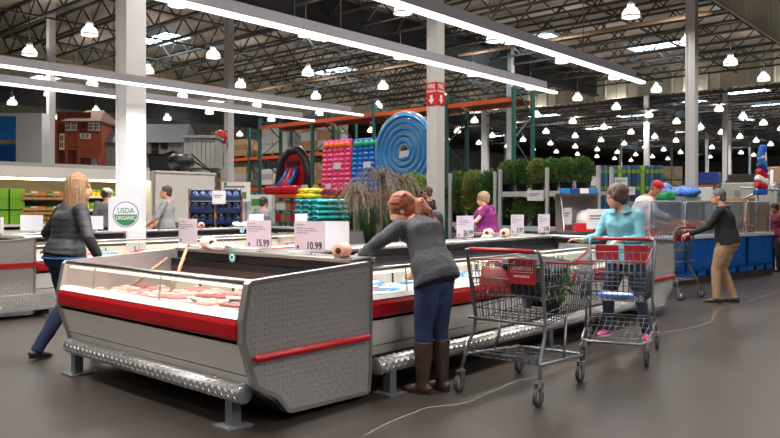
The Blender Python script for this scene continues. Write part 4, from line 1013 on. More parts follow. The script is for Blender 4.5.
# ---------------- produce cooler, cabinet and what stands above ----------------
cool = mat('cooler_white', (226, 222, 216), .5); coold = mat('cooler_inside', (120, 110, 92), .6); green = mat('carton_green', (112, 168, 38), .55); crate = mat('crate_wood', (186, 140, 84), .7, noise=.15, nscale=10)
yel = mat('pack_yellow', (206, 178, 40), .5); grn2 = mat('pack_green', (60, 140, 60), .5); orn = mat('pack_orange', (214, 120, 50), .5)
CX0, CX1, CY = 4.6, 9.85, 17.0
t = thing('produce_cooler', 'long open produce cooler with pale header along the back aisle', 'cooler', ((CX0+CX1)/2, CY, 0)); hx = (CX1-CX0)/2
MB().box(-hx, -.05, 2.02, hx, .25, 2.28, 0).build('header', cool, t); MB().box(-hx, .95, 0, hx, 1.0, 2.28).build('back_wall', coold, t)
MB().box(-hx, .25, 2.22, hx, 1.0, 2.28).build('top', cool, t); MB().box(-hx, -.08, 0, hx, .95, .84).build('base', cool, t)
MB().box(-hx, .0, 1.98, hx, .06, 2.02).build('lamp_strip', emis('cooler_lamp', (255, 236, 190), 9), t)
for z, d in ((.96, -.05), (1.30, .15), (1.62, .3)): MB().box(-hx+.03, d, z-.03, hx-.03, .95, z).box(-hx+.03, d-.012, z-.045, hx-.03, d, z+.01).build('shelf', cool, t)
for s in (-1, 1): MB().box(s*hx-.03, -.05, 0, s*hx+.03, 1, 2.28).build('side_panel', cool, t)
def carton(label, loc, w, d, h, m, rotz=0, group=None, name='carton', cat='box', tape=None, lab=None):
    t = thing(name, label, cat, loc, rotz, group); MB().rbox(0, 0, 0, w, d, h, .006).build('carton_body', m, t)
    if tape: MB().box(-w/2-.001, -.03, h*.98, w/2+.001, .03, h+.002).build('flap_tape', tape, t)
    if lab: MB().box(-w*.3, -d/2-.003, h*.2, w*.3, -d/2, h*.7).build('printed_label', lab, t)
    return t
k = 0
for px0 in (-1, 14):
    for lev in range(3):
        x = gy(px0, CY+.2); carton('bright green carton stacked at the left end of the produce cooler', (x, CY+.2, .965+.325*lev if lev < 1 else 1.305+.235*(lev-1)), .36, .3, .31 if lev < 1 else .225, green, 0, 'green cartons in the produce cooler'); k += 1
def wcrate(label, loc, group):
    t = thing('wooden_crate', label, 'crate', loc, 0, group); w, d, h = .52, .34, .19; m = MB()
    for x in (-w/2, w/2-.025): m.box(x, -d/2, 0, x+.025, -d/2+.025, h).box(x, d/2-.025, 0, x+.025, d/2, h)
    for z in (.01, .105): m.box(-w/2, -d/2-.008, z, w/2, -d/2, z+.06).box(-w/2, d/2, z, w/2, d/2+.008, z+.06).box(-w/2-.008, -d/2, z, -w/2, d/2, z+.06).box(w/2, -d/2, z, w/2+.008, d/2, z+.06)
    m.box(-w/2, -d/2, 0, w/2, d/2, .012); m.build('slatted_box', crate, t)
    for i in range(3): MB().box(-w/2+.03+i*.16, -d/2+.03, .08, -w/2+.17+i*.16, d/2-.03, .20).build('punnet', (grn2, film, orn)[i], t)
    return t
for px in (32, 54):
    for lev in range(3):
        wcrate('pale wooden crate of green packs, stacked in the produce cooler', (gy(px, CY+.16), CY+.16, .965+.21*lev + (.13 if lev > 1 else 0)), 'wooden crates in the produce cooler')
pk = 0
for lev, z in enumerate((.965, 1.305, 1.625)):
    for i in range(16):
        x = gy(72, CY+.3)+i*.118
        if x > CX1-.1: break
        m = (yel, grn2, yel)[i % 3] if lev else (grn2, yel, orn)[i % 3]
        t = thing('salad_pack', 'small green-topped packet in a row inside the produce cooler', 'packet', (x, CY+.12+.15*lev, z), 0, 'packets in rows inside the produce cooler')
        MB().prism([(-.045, 0), (.045, 0), (.05, .1), (.03, .16), (-.03, .16), (-.05, .1)], -.03, .03, 'y').build('pouch', m, t); MB().box(-.046, -.032, .10, .046, .032, .15).build('header_card', green, t)
# white cabinet to the right
t = thing('cold_cabinet', 'plain pale cabinet wall right of the big column, behind the man in grey', 'cabinet', (10.75, 17.4, 0))
MB().box(-.8, -.5, .95, 1.0, .5, 2.25).build('upper_panel', cool, t); MB().box(-.8, -.49, .05, 1.0, .5, .95).build('lower_panel', mat('cab_grey', (118, 116, 116), .5), t); MB().box(-.83, -.53, 2.25, 1.03, .53, 2.30).build('top_trim', cool, t); MB().box(-.75, -.4, 0, .95, .45, .05).build('plinth', kick, t)
# display deck behind the cooler carrying the play house, sheds and billboard
DZ = 2.5; dk = thing('display_deck', 'steel deck behind the cooler that carries the play house and sheds', 'platform', (11, 21.6, 0))
MB().box(-7.5, -2.4, DZ-.1, 2.2, 3.4, DZ).build('deck_board', mat('deck_white', (186, 184, 180), .6), dk)
for x in (-7.3, -4.2, -1.1, 2.0): 
    for y in (-2.3, 3.3): MB().box(x-.06, y-.06, 0, x+.06, y+.06, DZ-.1).build('leg', grey_pt, dk)
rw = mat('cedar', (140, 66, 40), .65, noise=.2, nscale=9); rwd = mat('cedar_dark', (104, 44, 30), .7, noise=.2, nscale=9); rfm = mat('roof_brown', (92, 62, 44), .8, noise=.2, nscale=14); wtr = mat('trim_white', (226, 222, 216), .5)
c = at(81, 170, 22); th = R(41.5)-pi/2
t = thing('play_house', 'reddish cedar play house with gabled roof and white windows above the cooler', 'play house', (c.x, c.y, DZ), th)
S = 22/720                                             # metres per photo pixel there
def X(px): return (px-81)*S
def Zz(py): return at(81, py, 22).z-DZ
b = MB()
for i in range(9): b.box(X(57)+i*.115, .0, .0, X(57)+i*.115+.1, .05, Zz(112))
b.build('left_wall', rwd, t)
b = MB(); b.box(X(58), -.1, Zz(150), X(102), .9, Zz(148)); b.build('floor_board', rw, t)
for x in (58, 68, 80, 102):
    MB().box(X(x)-.04, -.12, 0, X(x)+.04, -.04, Zz(120)).build('post', rw, t)
b = MB().box(X(68), -.06, Zz(147), X(80), -.02, Zz(132)).box(X(81), -.08, Zz(158), X(101), -.03, Zz(133)).box(X(68), -.06, Zz(133), X(102), -.01, Zz(128)).box(X(101), -.08, 0, X(103), .7, Zz(122)); b.build('front_panel', rw, t)
MB().box(X(69.5), .1, Zz(158), X(79), .14, Zz(134)).build('doorway', mat('doorway_shade', (26, 18, 16), .8), t)  # dark sheet stands in for the shade inside the opening
w3 = []
for x0, x1, y0, y1 in ((61.5, 66, 150, 134), (67.5, 72.5, 131, 121), (73.5, 78.5, 131, 121), (82, 92, 139, 134), (90, 95, 131, 123), (96, 101, 131, 123)):
    f = MB().box(X(x0), -.14, Zz(y0), X(x1), -.10, Zz(y1)).build('window_frame', wtr, t); g = MB(); w, h = X(x1)-X(x0), Zz(y1)-Zz(y0)
    for i in range(2):
        for j in range(2): g.box(X(x0)+w*(.12+.42*i), -.145, Zz(y0)+h*(.12+.42*j), X(x0)+w*(.46+.42*i), -.14, Zz(y0)+h*(.46+.42*j))
    g.build('pane', mat('pane_dark', (110, 88, 84), .3), f)
e0, r0_, dy = Zz(122), Zz(107), .75
top = [(X(65), -.3, e0), (X(105), -.3, e0), (X(94), dy, r0_), (X(77), dy, r0_), (X(105), 1.5, e0), (X(65), 1.5, e0)]
MB().add(top + [(x, y, z-.05) for x, y, z in top], [(0, 1, 2, 3), (3, 2, 4, 5), (0, 3, 5), (1, 4, 2), (9, 8, 7, 6), (11, 10, 8, 9), (11, 9, 6), (8, 10, 7), (0, 6, 7, 1), (4, 10, 11, 5), (1, 7, 10, 4), (5, 11, 6, 0)]).build('roof', rfm, t)
MB().tube([(X(95), -.2, .0), (X(90), -.35, .0)], .02, 6).tube([(X(97), -.06, Zz(155)), (X(104), -.2, 0)], .05, 6).tube([(X(100), -.06, Zz(155)), (X(103), -.2, 0)], .05, 6).build('ladder', rw, t)
def shed(label, px0, px1, pyw, pyr, Y, cw, cr, gable=True, dep=1.6, pre=None):
    c = at((px0+px1)/2, 170, Y); t = thing('garden_shed', label, 'shed', (c.x, c.y, DZ), th); S = Y/720; w = (px1-px0)*S; hw = at(0, pyw, Y).z-DZ; hr = at(0, pyr, Y).z-DZ
    m = MB(); n = int(w/.12)
    for i in range(n): m.box(-w/2+w*i/n, 0, 0, -w/2+w*(i+.88)/n, .04, hw)
    m.box(-w/2, .03, 0, w/2, dep, hw); m.build('walls', cw, t)
    if gable:
        MB().add([(-w/2-.08, -.1, hw-.02), (w/2+.08, -.1, hw-.02), (w/2+.02, dep/2, hr), (-w/2-.02, dep/2, hr), (w/2+.08, dep+.1, hw-.02), (-w/2-.08, dep+.1, hw-.02)], [(0, 1, 2, 3), (3, 2, 4, 5), (0, 3, 5), (1, 4, 2), (0, 5, 4, 1)]).build('roof', cr, t)
    else: MB().box(-w/2-.04, -.06, hw, w/2+.04, dep+.04, hw+.08).build('roof', cr, t)
    if pre:
        for a, b_, y0, y1 in pre: 
            f = MB().box((a-(px0+px1)/2)*S, -.03, at(0, y1, Y).z-DZ, (b_-(px0+px1)/2)*S, .0, at(0, y0, Y).z-DZ).build('window_pane', mat('pane_black', (22, 22, 24), .3), t)
    return t
shed('grey garden shed with dark pitched roof and small windows behind the big column', 104, 182, 142, 121, 22.2, mat('shed_grey', (116, 114, 114), .6), mat('shed_roof', (84, 88, 96), .7, noise=.1, nscale=20), True, 1.7, ((152, 159, 142, 149), (161, 168, 142, 149), (152, 159, 150, 155)))
shed('pale grey ribbed storage shed with flat top, right of the pitched-roof shed', 184, 215, 138, 134, 21.2, mat('shed_pale', (146, 146, 146), .6), mat('shed_lid', (128, 128, 128), .6), False, 1.0)
# black dome grill and mesh seat
def atd(px, py, Y): return at(px, py, Y)
c = at(181, 170, 19.6); t = thing('kettle_grill', 'big black dome grill on top of the pale cabinet', 'grill', (c.x, c.y, 2.30), 0)
MB().lathe([(.0, .05), (.2, .06), (.34, .2), (.36, .30), (.33, .42), (.22, .52), (.0, .56)], (0, 0, -.02), 18).build('bowl_and_lid', mat('grill_black', (30, 30, 33), .35), t); MB().tube([(-.2, -.2, 0), (-.1, -.1, .2)], .02, 6).tube([(.2, -.2, 0), (.1, -.1, .2)], .02, 6).tube([(0, .25, 0), (0, .1, .2)], .02, 6).build('leg_frame', blackm, t); MB().tube([(.36, -.1, .3), (.9, .1, .1)], .025, 6).tube([(.2, -.2, .5), (1.0, .0, .02)], .02, 6).build('handle', blackm, t)
c = at(163, 170, 19.9); t = thing('mesh_seat', 'black mesh seat beside the dome grill', 'seat', (c.x, c.y, 2.30), th)
MB().prism([(-.32, .0), (.2, .0), (.28, .45), (.3, .6), (.05, .52), (-.42, .52)], 0, .3, 'y').build('sling', mat('mesh_black', (26, 26, 28), .8), t); MB().tube([(-.42, -.02, .52), (.0, -.02, .5), (.3, -.02, .6)], .02, 6).tube([(-.32, -.02, 0), (-.42, -.02, .52)], .02, 6).build('tube_frame', blackm, t)
# billboard box with lake picture
c = at(14, 170, 22); t = thing('billboard', 'pale display box with blue lake picture, top left', 'billboard', (c.x, c.y, DZ), th)
S = 22/720
h = at(0, 113, 22).z-DZ
MB().box(-1.6, 0, 0, .85, .5, h).build('box_panel', mat('panel_grey', (196, 198, 202), .5), t)
pic = MB().box(-1.5, -.02, .02, .06, 0, h-.1, 0); pc = pic.build('picture', mat('lake_blue', (34, 108, 186), .4, noise=.25, nscale=2), t)
MB().box(-1.5, -.024, h*.46, .06, -.02, h*.52).build('far_shore', mat('shore_tan', (150, 132, 86), .6, noise=.3, nscale=12), pc); MB().box(-1.5, -.024, .02, .06, -.02, h*.42).build('water', mat('lake_deep', (18, 74, 140), .3, noise=.2, nscale=6), pc)
# ---------------- pallet racks ----------------
rg = mat('rack_green', (38, 88, 82), .5); ro = mat('rack_orange', (206, 88, 40), .5); palw = mat('pallet_wood', (150, 116, 82), .8); pald = mat('pallet_dark', (52, 44, 40), .8)
cbs = [mat('kraft_%d' % i, c, .8, noise=.08, nscale=6) for i, c in enumerate(((164, 126, 88), (146, 112, 80), (178, 144, 106)))]; wrap = mat('shrink_wrap', (170, 168, 166), .3, noise=.12, nscale=9)
wc_ = mat('carton_pale', (206, 204, 198), .6)
def rack(label, x, vs, H, levels, dep=.95, far=False, group=None):
    t = thing('pallet_rack', label, 'rack', (x, vs[0], 0), 0, group)
    for v in vs:
        y = v-vs[0]; m = MB()
        for q in (0, dep): m.box(q-.05, y-.04, 0, q+.05, y+.04, H)
        z = .3; k = 0
        while z < H-.6: m.tube([(0 if k % 2 == 0 else dep, y, z), (dep if k % 2 == 0 else 0, y, z+.7)], .022, 4, smooth=False); z += .7; k += 1
        m.tube([(0, y, H-.1), (dep, y, H-.1)], .022, 4, smooth=False)
        m.build('upright_frame', rg, t)
    for z in levels:
        for a, b in zip(vs[:-1], vs[1:]):
            for q in (0, dep): MB().box(q-.03, min(a, b)-vs[0]+.04, z-.12, q+.03, max(a, b)-vs[0]-.04, z).build('beam', ro, t)
            MB().box(.03, min(a, b)-vs[0]+.1, z-.03, dep-.03, max(a, b)-vs[0]-.1, z-.005).build('wire_deck', grey_pt, t)
    return t
RX = 16.0; vs = [20.3, 17.55, 14.8, 12.05, 9.9]
rack('green and orange pallet rack that holds the inflatables', RX, vs, 4.45, (1.78, 4.2))
rack('rear green and orange pallet rack of wrapped pallets left of the inflatable slide', 19.0, [30.2, 27.5, 24.8, 22.1, 19.4], 4.7, (2.15, 3.45))
def pallet_load(label, loc, w, d, h, m, group, nx=2, ny=2, nz=3, name='loaded_pallet'):
    t = thing(name, label, 'pallet', loc, 0, group); p = MB()
    for i in range(5): p.box(-w/2+i*w/4.6, -d/2, .10, -w/2+i*w/4.6+w*.14, d/2, .125)
    for y in (-d/2, -.05, d/2-.1): p.box(-w/2, y, 0, w/2, y+.1, .10)
    p.build('pallet', palw, t)
    for i in range(nx):
        for j in range(ny):
            for k in range(nz): MB().rbox(-w/2+w*(i+.5)/nx, -d/2+d*(j+.5)/ny, .126+h*k/nz, w/nx*.97, d/ny*.97, h/nz*.98, .01).build('carton', m if not isinstance(m, list) else m[(i+j+k) % len(m)], t)
    return t
for i, v in enumerate((28.8, 26.1, 23.4, 20.7)):
    pallet_load(('wrapped pallet', 'kraft-box pallet', 'wrapped pallet', 'kraft-box pallet')[i] + (' far left on the rear rack\'s upper level', ' second from left on the rear rack\'s upper level', ' third from left on the rear rack\'s upper level', ' behind the slide on the rear rack\'s upper level')[i], (19.5, v, 3.45), .8, 1.9, (.95, .7, 1.15, 1.1)[i], (wrap, cbs, wrap, [wrap, cbs[1]])[i], 'pallets on the rear rack')
    pallet_load('kraft cartons on the rear rack\'s lower level, ' + ('far left bay', 'second bay', 'third bay', 'bay behind the slide')[i], (19.5, v, 2.15), .8, 1.9, (.6, .8, .65, .8)[i], ([wrap, cbs[0]], [cbs[2], wrap], [wrap, wc_], cbs)[i], 'pallets on the rear rack')
# inflatables on the front rack
ir = mat('vinyl_red', (196, 28, 44), .35); ik = mat('vinyl_dark', (56, 40, 48), .4); ib = mat('vinyl_blue', (34, 96, 190), .35); ipk = mat('vinyl_pink', (232, 70, 150), .3); ior = mat('vinyl_orange', (240, 122, 50), .3); igr = mat('vinyl_green', (40, 170, 120), .3); ibl = mat('vinyl_royal', (24, 92, 200), .3)
v = gx(290, RX+.45); t = thing('inflatable_slide', 'red and black inflatable slide on the rack shelf', 'inflatable slide', (RX+.40, v, 1.79), -pi/2); t.scale = (1.25, 1, 1.05)
MB().tube([(-.62, -.3, .14), (.62, -.3, .14), (.66, .2, .14), (-.66, .2, .14)], .14, 10, closed=True).build('base_tube', ir, t)
MB().tube([(-.62, .2, .1), (-.60, .24, .7), (-.48, .26, 1.15), (-.2, .27, 1.45), (.2, .27, 1.45), (.48, .26, 1.15), (.60, .24, .7), (.62, .2, .1)], .15, 10).build('arch_tube', ik, t)
MB().prism([(-.5, .1), (.5, .1), (.48, 1.0), (.2, 1.38), (-.2, 1.38), (-.48, 1.0)], .22, .30, 'y').build('back_panel', ir, t)
for x in (-.22, .22): MB().tube([(x, -.32, .25), (x*.9, 0, .55), (x*.75, .18, .85)], .07, 8).build('lane_divider', ib, t)
MB().tube([(0, -.32, .2), (0, 0, .5), (0, .2, .8)], .12, 8).build('slide_lane', ir, t)
MB().box(-.28, .205, .92, .28, .22, 1.12).build('dark_print', mat('print_dark', (60, 16, 26), .5), t)
def mat_float(label, px0, px1, zt, m1, m2, m3, tilt):
    v0, v1 = gx(px0, RX-.1), gx(px1, RX-.1); w = abs(v0-v1); t = thing('pool_mat', label, 'pool float', (RX-.14, (v0+v1)/2, 1.80), -pi/2); t.rotation_euler = (tilt, 0, -pi/2)
    H = zt; m = MB().rbox(0, .07, 0, w, .10, H, .05); m.build('mattress', m1, t)
    n = 9; p = MB()
    for i in range(n):
        for j in range(5): p.ellipsoid((-w*.4+w*.8*j/4, .015, H*.06+H*.74*i/(n-1)), (w*.085, .035, H*.036), 8, 5)
    p.build('cushion_dots', m2, t); q_ = MB()
    for j in range(5): q_.ellipsoid((-w*.36+w*.72*j/4, .01, H*.90), (w*.09, .05, H*.065), 8, 6)
    q_.build('pillow', m3, t)
    MB().box(-w*.05, -.03, H*.44, w*.2, -.022, H*.56).build('price_tag', cardw, t); MB().box(-w*.3, -.03, H*.08, -w*.1, -.022, H*.16).build('small_tag', cardw, t)
mat_float('pink pool mat with orange pillow on the rack', 321, 350, 1.68, ipk, mat('vinyl_rose', (238, 96, 120), .3), ior, R(-3))
mat_float('blue pool mat with green pillow on the rack', 351, 380, 1.66, ibl, mat('vinyl_teal', (40, 130, 200), .3), igr, R(-3))
v = gx(407, RX-.1); t = thing('spiral_float', 'round blue and clear ringed pool float beside the fire-sign column', 'pool float', (RX-.2, v, 1.80), -pi/2)
cl = glass('vinyl_clear', (200, 210, 220), .15, .55)
for i, r in enumerate((1.08, .90, .72, .54, .36, .18)):
    MB().tube([(cos(a)*r, 0, 1.18+sin(a)*r) for a in [2*pi*k/40 for k in range(40)]], .062, 10, closed=True).build('clear_tube', cl, t)
    if i < 5: MB().tube([(cos(a)*(r-.09), -.03, 1.18+sin(a)*(r-.09)) for a in [2*pi*k/40 for k in range(40)]], .072, 8, closed=True).build('blue_tube', mat('vinyl_sky', (30, 130, 205), .25), t)
MB().prism([(-.15, .95), (.22, 1.0), (.25, 1.18), (-.1, 1.15)], -.1, -.09, 'y').build('price_tag', cardw, t)
def board(label, loc, rotz, w, h, c=cardw, c2=None, post=False):
    t = thing('shelf_sign', label, 'sign', loc, rotz); MB().box(-w/2, -.004, 0, w/2, .004, h).build('board', c, t)
    m = MB().box(-w*.4, -.006, h*.62, w*.3, -.004, h*.7).box(-w*.4, -.006, h*.48, w*.1, -.004, h*.55); m.build('small_print', inkg if c2 is None else c2, t)
    if post: MB().tube([(0, .015, -loc[2]), (0, .015, h*.8)], .012, 6).build('post', gm, t)
    return t
board('white shelf sign hanging on the rack beam right of the slide', (RX-.06, gx(306, RX), 1.80), -pi/2, .32, .28); board('green and yellow shelf sign on the rack beam left of the pink mat', (RX-.06, gx(317, RX), 1.80), -pi/2, .26, .28, yel, grn2)
# goods under the front rack
q = random.Random(11)
for lev in range(2):
    sh = thing('low_shelf', ('lower', 'upper')[lev] + ' low steel shelf of small boxes under the inflatable slide', 'shelf', (RX+.45, 18.6, (.86, 1.25)[lev])); MB().box(-.4, -1.3, -.03, .4, 1.3, 0).build('shelf_board', gm, sh)
    for y in (-1.28, 1.28): MB().box(-.38, y-.02, -(.86, 1.25)[lev], -.34, y+.02, -.03).box(.34, y-.02, -(.86, 1.25)[lev], .38, y+.02, -.03).build('shelf_upright', gm, sh)
    for i in range(10):
        mm = q.choice((redp, bluep, navyp, labm, cbs[0], cbs[2])) if lev else q.choice(cbs+[redp])
        carton('small boxed product on the low shelf under the inflatable slide', (RX+.25, 17.42+.255*i, (.862, 1.252)[lev]), .22, .24, .24 if not lev else .30, mm, 0, 'boxed products under the slide')
# ---------------- teal sacks ----------------
teal = mat('sack_teal', (34, 158, 158), .4); ynav = mat('sack_navy', (20, 40, 70), .5); c = at(322, 226, 16)
p = thing('wooden_pallet', 'wooden pallet under the teal sacks', 'pallet', (c.x, c.y, 0), 0); m = MB()
for i in range(6): m.box(-.6, -.5+.18*i, .10, .6, -.5+.18*i+.1, .125)
for x in (-.6, -.05, .5): m.box(x, -.5, 0, x+.1, .5, .1)
m.build('boards', palw, p)
sp = None
for lay in range(12):
    for i in range(3):
        for j in range(3):
            if lay < 5 and i == 1 and j == 1: continue
            loc = (c.x-.33+.33*j, c.y-.27+.27*i, .127+.118*lay); rz = q.uniform(-.06, .06)
            if sp is None:
                sp = thing('garden_sack', 'plump teal sack with dark band in the stack', 'sack', loc, rz, 'teal sacks on the pallet'); sp.scale = (.56, .76, .76)
                mm = MB(); loft(mm, [(V(-.29, 0, .07), V(0, 1, 0), V(0, 0, 1), .15, .02), (V(-.25, 0, .075), V(0, 1, 0), V(0, 0, 1), .165, .068), (V(0, 0, .078), V(0, 1, 0), V(0, 0, 1), .165, .077), (V(.25, 0, .075), V(0, 1, 0), V(0, 0, 1), .165, .068), (V(.29, 0, .07), V(0, 1, 0), V(0, 0, 1), .15, .02)], 14)
                mm.build('sack_body', teal, sp); MB().rbox(-.27, 0, .045, .05, .28, .06, .02).build('dark_end_band', ynav, sp)
            else: dup(sp, loc, rz)
for i in range(4):
    o = dup(sp, (c.x-.28+.05*(i % 2), c.y+.27-.28*(i//2), 1.545+.118*(i % 2)), .1*i, 'yellow sack on top of the teal stack', 'yellow sacks'); o.name = 'yellow_sack'
    b = [k for k in o.children][0]
    for k in o.children:
        k.data = k.data.copy(); k.data.materials[0] = mat('sack_yellow', (214, 190, 40), .45) if k.name.startswith('sack') else mat('sack_olive', (150, 130, 30), .5)
# ---------------- blue tray trolley, white cartons, sign ----------------
tb = mat('tray_blue', (20, 40, 86), .45); rust = mat('rack_rust', (140, 78, 48), .6); c = at(203, 222, 15.5)
for k in range(2):
    rk = thing('tray_rack', ('brown-framed rack of blue bread trays, left half', 'brown-framed rack of blue bread trays, right half')[k], 'rack', (c.x+k*.40, c.y-k*.36, 0), R(-35)); m = MB()
    for x in (-.28, .28):
        for y in (-.3, .3): m.box(x-.015, y-.015, 0, x+.015, y+.015, 1.75-.1*k)
        for z in (.3, .55, .8, 1.05, 1.3, 1.55): m.tube([(x, -.3, z-.07), (x, .3, z+.07)], .012, 5)
    m.build('frame', rust, rk)
    for i, z in enumerate((.31, .56, .81, 1.06, 1.31, 1.56)):
        loc = rk.matrix_basis @ V(0, 0, z); tr = thing('bread_tray', 'blue plastic tray in the brown rack by the pale cabinet', 'tray', loc, R(-35), 'blue trays in the brown racks'); tr.rotation_euler = (R(13), 0, R(-35))
        m = MB().box(-.265, -.32, 0, .265, .32, .015)
        for a in (-1, 1): m.box(a*.265-.01, -.32, .015, a*.265+.01, .32, .13).box(-.265, a*.32-.01, .015, .265, a*.32+.01, .10)
        m.build('tray_shell', tb, tr); bgs = MB()
        for u_ in range(3): bgs.ellipsoid((-.16+.16*u_, -.05, .08), (.07, .2, .06), 8, 6)
        bgs.build('bagged_bread', mat('bread_bag', (44, 66, 118), .35, noise=.4, nscale=14), tr)
board('white price board on the blue tray rack', at(219, 204, 15.1), R(-48), .28, .28)
wc = mat('carton_white', (196, 200, 198), .6); c = at(234, 222, 17)
for i in range(2):
    for lev in range(5):
        carton('white carton with green panel, stacked beside the blue trays', (c.x+.62*i*.75, c.y-.62*i*.66, .002+.33*lev), .6, .45, .32, wc, R(-48), 'white cartons with green panels', lab=grn2)
t = thing('poster_board', 'white sign board with small pictures above the white cartons', 'sign', at(236, 201.5, 16.6), R(-48)); MB().box(-.33, -.01, 0, .33, .01, .45).build('board', labm, t); MB().box(-.28, -.013, .32, .2, -.01, .36).box(-.28, -.013, .26, .05, -.01, .29).build('small_print', inkg, t)
MB().box(.0, -.013, .08, .12, -.01, .2).build('red_picture', inkr, t); MB().box(.14, -.013, .06, .24, -.01, .22).build('green_picture', grn2, t); MB().lathe([(.04, -.01), (.04, -.014)], (-.24, 0, .40), 12, 0, 'y').build('green_dot', grn2, t); MB().tube([(0, .02, -1.9+.42), (0, .02, .2)], .015, 6).build('post', gm, t)
t = thing('red_lantern', 'red round ornament fixed high on the thin column by the blue trays', 'ornament', (14.75, 20.85, 3.75)); MB().lathe([(0, -.28), (.16, -.2), (.24, 0), (.18, .2), (0, .26)], n=12).build('globe', mat('lantern_red', (178, 30, 36), .5), t); MB().tube([(0, 0, .2), (.40, .12, .25)], .03, 6).build('arm', blackm, t)
# ---------------- garden corner ----------------
zinc = mat('shelf_zinc', (190, 192, 196), .45, .4); bark = mat('bark_grey', (112, 94, 78), .9, noise=.25, nscale=20); twig = mat('twig_brown', (128, 112, 98), .9); yew = mat('conifer_green', (52, 78, 40), .7, noise=.35, nscale=20); mixg = mat('shrub_green', (84, 116, 52), .6, noise=.35, nscale=18); olv = mat('shrub_olive', (122, 130, 66), .6, noise=.35, nscale=18)
def weeping(label, px, Y, h, r, seed, n=110):
    c = at(px, 206, Y); q = random.Random(seed); t = thing('weeping_tree', label, 'tree', (c.x, c.y, 0), 0)
    MB().lathe([(.16, 0), (.2, .3), (.21, .32), (.18, .32), (.17, .28), (0, .28)], n=14).build('pot', blackm, t)
    MB().tube([(0, 0, .25), (.03, .01, h*.5), (0, .02, h*.95)], [.035, .028, .022], 8).build('trunk', bark, t)
    m = MB()
    for i in range(n):
        a = q.uniform(0, 6.283); rr = r*q.uniform(.35, 1); d = Vector((cos(a), sin(a), 0)); top = Vector((0, 0, h*.95+q.uniform(-.12, .05)))
        p1 = top + d*rr*.45 + Vector((0, 0, q.uniform(.02, .2))); p2 = top + d*rr*.9 + Vector((0, 0, q.uniform(-.25, .02))); p3 = p2 + d*rr*q.uniform(.1, .45) + Vector((q.uniform(-.08, .08), q.uniform(-.08, .08), -q.uniform(.08, .5)))
        m.tube([top, p1, p2, p3], [.008, .006, .005, .0035], 3, caps=False)
        for k in range(2):
            s = p2.lerp(p3, q.uniform(0, .8)); m.tube([s, s+Vector((q.uniform(-.12, .12), q.uniform(-.12, .12), -q.uniform(.1, .3)))], .0035, 3, caps=False)
    m.build('branches', twig, t); return t
weeping('bare weeping tree furthest left, beside the teal sacks', 354, 15.8, 1.85, .70, 1, 62); weeping('tallest bare weeping tree, in the middle of the three', 381, 15.6, 2.15, .75, 2, 76); weeping('bare weeping tree closest to the column with the red fire sign', 402, 15.7, 2.05, .62, 3, 58)
def conifer(label, px, Y, h, r, seed):
    c = at(px, 206, Y); t = thing('conifer', label, 'tree', (c.x, c.y, 0), 0, None); MB().lathe([(.14, 0), (.18, .3), (.15, .3), (0, .27)], n=12).build('pot', blackm, t)
    m = MB(); q = random.Random(seed)
    for i in range(1100):
        z = q.uniform(.3, 1); k = 1-((z-.3)/.7)**1.6; a = q.uniform(0, 6.28); rr = r*k*q.uniform(.5, 1)+.02; p = Vector((cos(a)*rr, sin(a)*rr, h*z)); d = (Vector((cos(a), sin(a), 1.4))).normalized(); s = d.orthogonal().normalized()
        m.add([p-s*.02, p+d*.07+s*.012, p+d*.12, p+s*.02], [(0, 1, 2, 3)])
    m.lathe([(.05, h*.3), (r*.6, h*.45), (r*.5, h*.7), (.0, h*.95)], n=10); m.build('foliage', yew, t); MB().tube([(0, 0, .27), (0, 0, h*.95)], .02, 6).build('trunk', bark, t)
for i, (px, Y, h) in enumerate(((338, 16.6, 1.6), (346, 17.2, 1.6), (367, 17.0, 1.65), (390, 17.0, 1.65), (411, 17.2, 1.7))):
    conifer(('narrow dark conifer just right of the teal sacks', 'narrow dark conifer second from the teal sacks', 'narrow dark conifer between the first two weeping trees', 'narrow dark conifer behind the middle weeping tree', 'narrow dark conifer next to the column with the red fire sign')[i], px, Y, h, .30, i)
GX = 14.6
def garden_rack(label, px0, px1, zs, H, ups):
    v0, v1 = gx(px0, GX), gx(px1, GX); t = thing('plant_shelf', label, 'shelf', (GX, v1, 0), 0); L = v0-v1
    for z in zs: MB().box(-.02, 0, z-.10, .62, L, z-.02).box(-.03, 0, z-.12, -.02, L, z).build('shelf_tray', zinc, t)
    for px in ups:
        y = gx(px, GX)-v1
        MB().box(-.06, y-.04, 0, .0, y+.04, H).box(.60, y-.04, 0, .66, y+.04, H).build('upright', zinc, t)
    return t
garden_rack('tall zinc plant shelf with round green bushes on two levels', 500, 600, (.92, 1.72), 2.25, (501, 548, 599)); garden_rack('zinc plant shelf behind the woman in magenta', 449, 497, (.98,), 2.2, (451, 496))
kinds = (mixg, leafm, olv, mixg)
for i, px in enumerate((508, 522, 538, 552, 566, 583)):
    potted(('leftmost potted bush', 'second potted bush from left', 'third potted bush from left', 'fourth potted bush from left', 'fifth potted bush from left', 'rightmost potted bush')[i] + ' on the upper plant shelf', (GX+.28, gx(px, GX+.28), 1.705), 20+i, .225, .54, .15, .20, kinds[i % 4], 1900, .065, None, 'potted_bush', 'plant')
    potted(('leftmost potted bush', 'second potted bush from left', 'third potted bush from left', 'fourth potted bush from left', 'fifth potted bush from left', 'rightmost potted bush')[i] + ' on the lower plant shelf', (GX+.28, gx(px, GX+.28), .905), 30+i, .215, .44, .15, .20, (leafd, mixg, leafm)[i % 3], 1500, .065, None, 'potted_bush', 'plant')
for i, (px, z) in enumerate(((458, .965), (474, .965), (490, .965))):
    potted(('big leafy shrub left of', 'big olive leafy shrub right behind', 'big leafy shrub just right of')[i] + ' the woman in magenta', (GX+.3, gx(px, GX+.3), z), 40+i, .30, 1.0, .16, .24, (mixg, olv, leafm)[i], 2600, .09, None, 'leafy_shrub', 'plant')
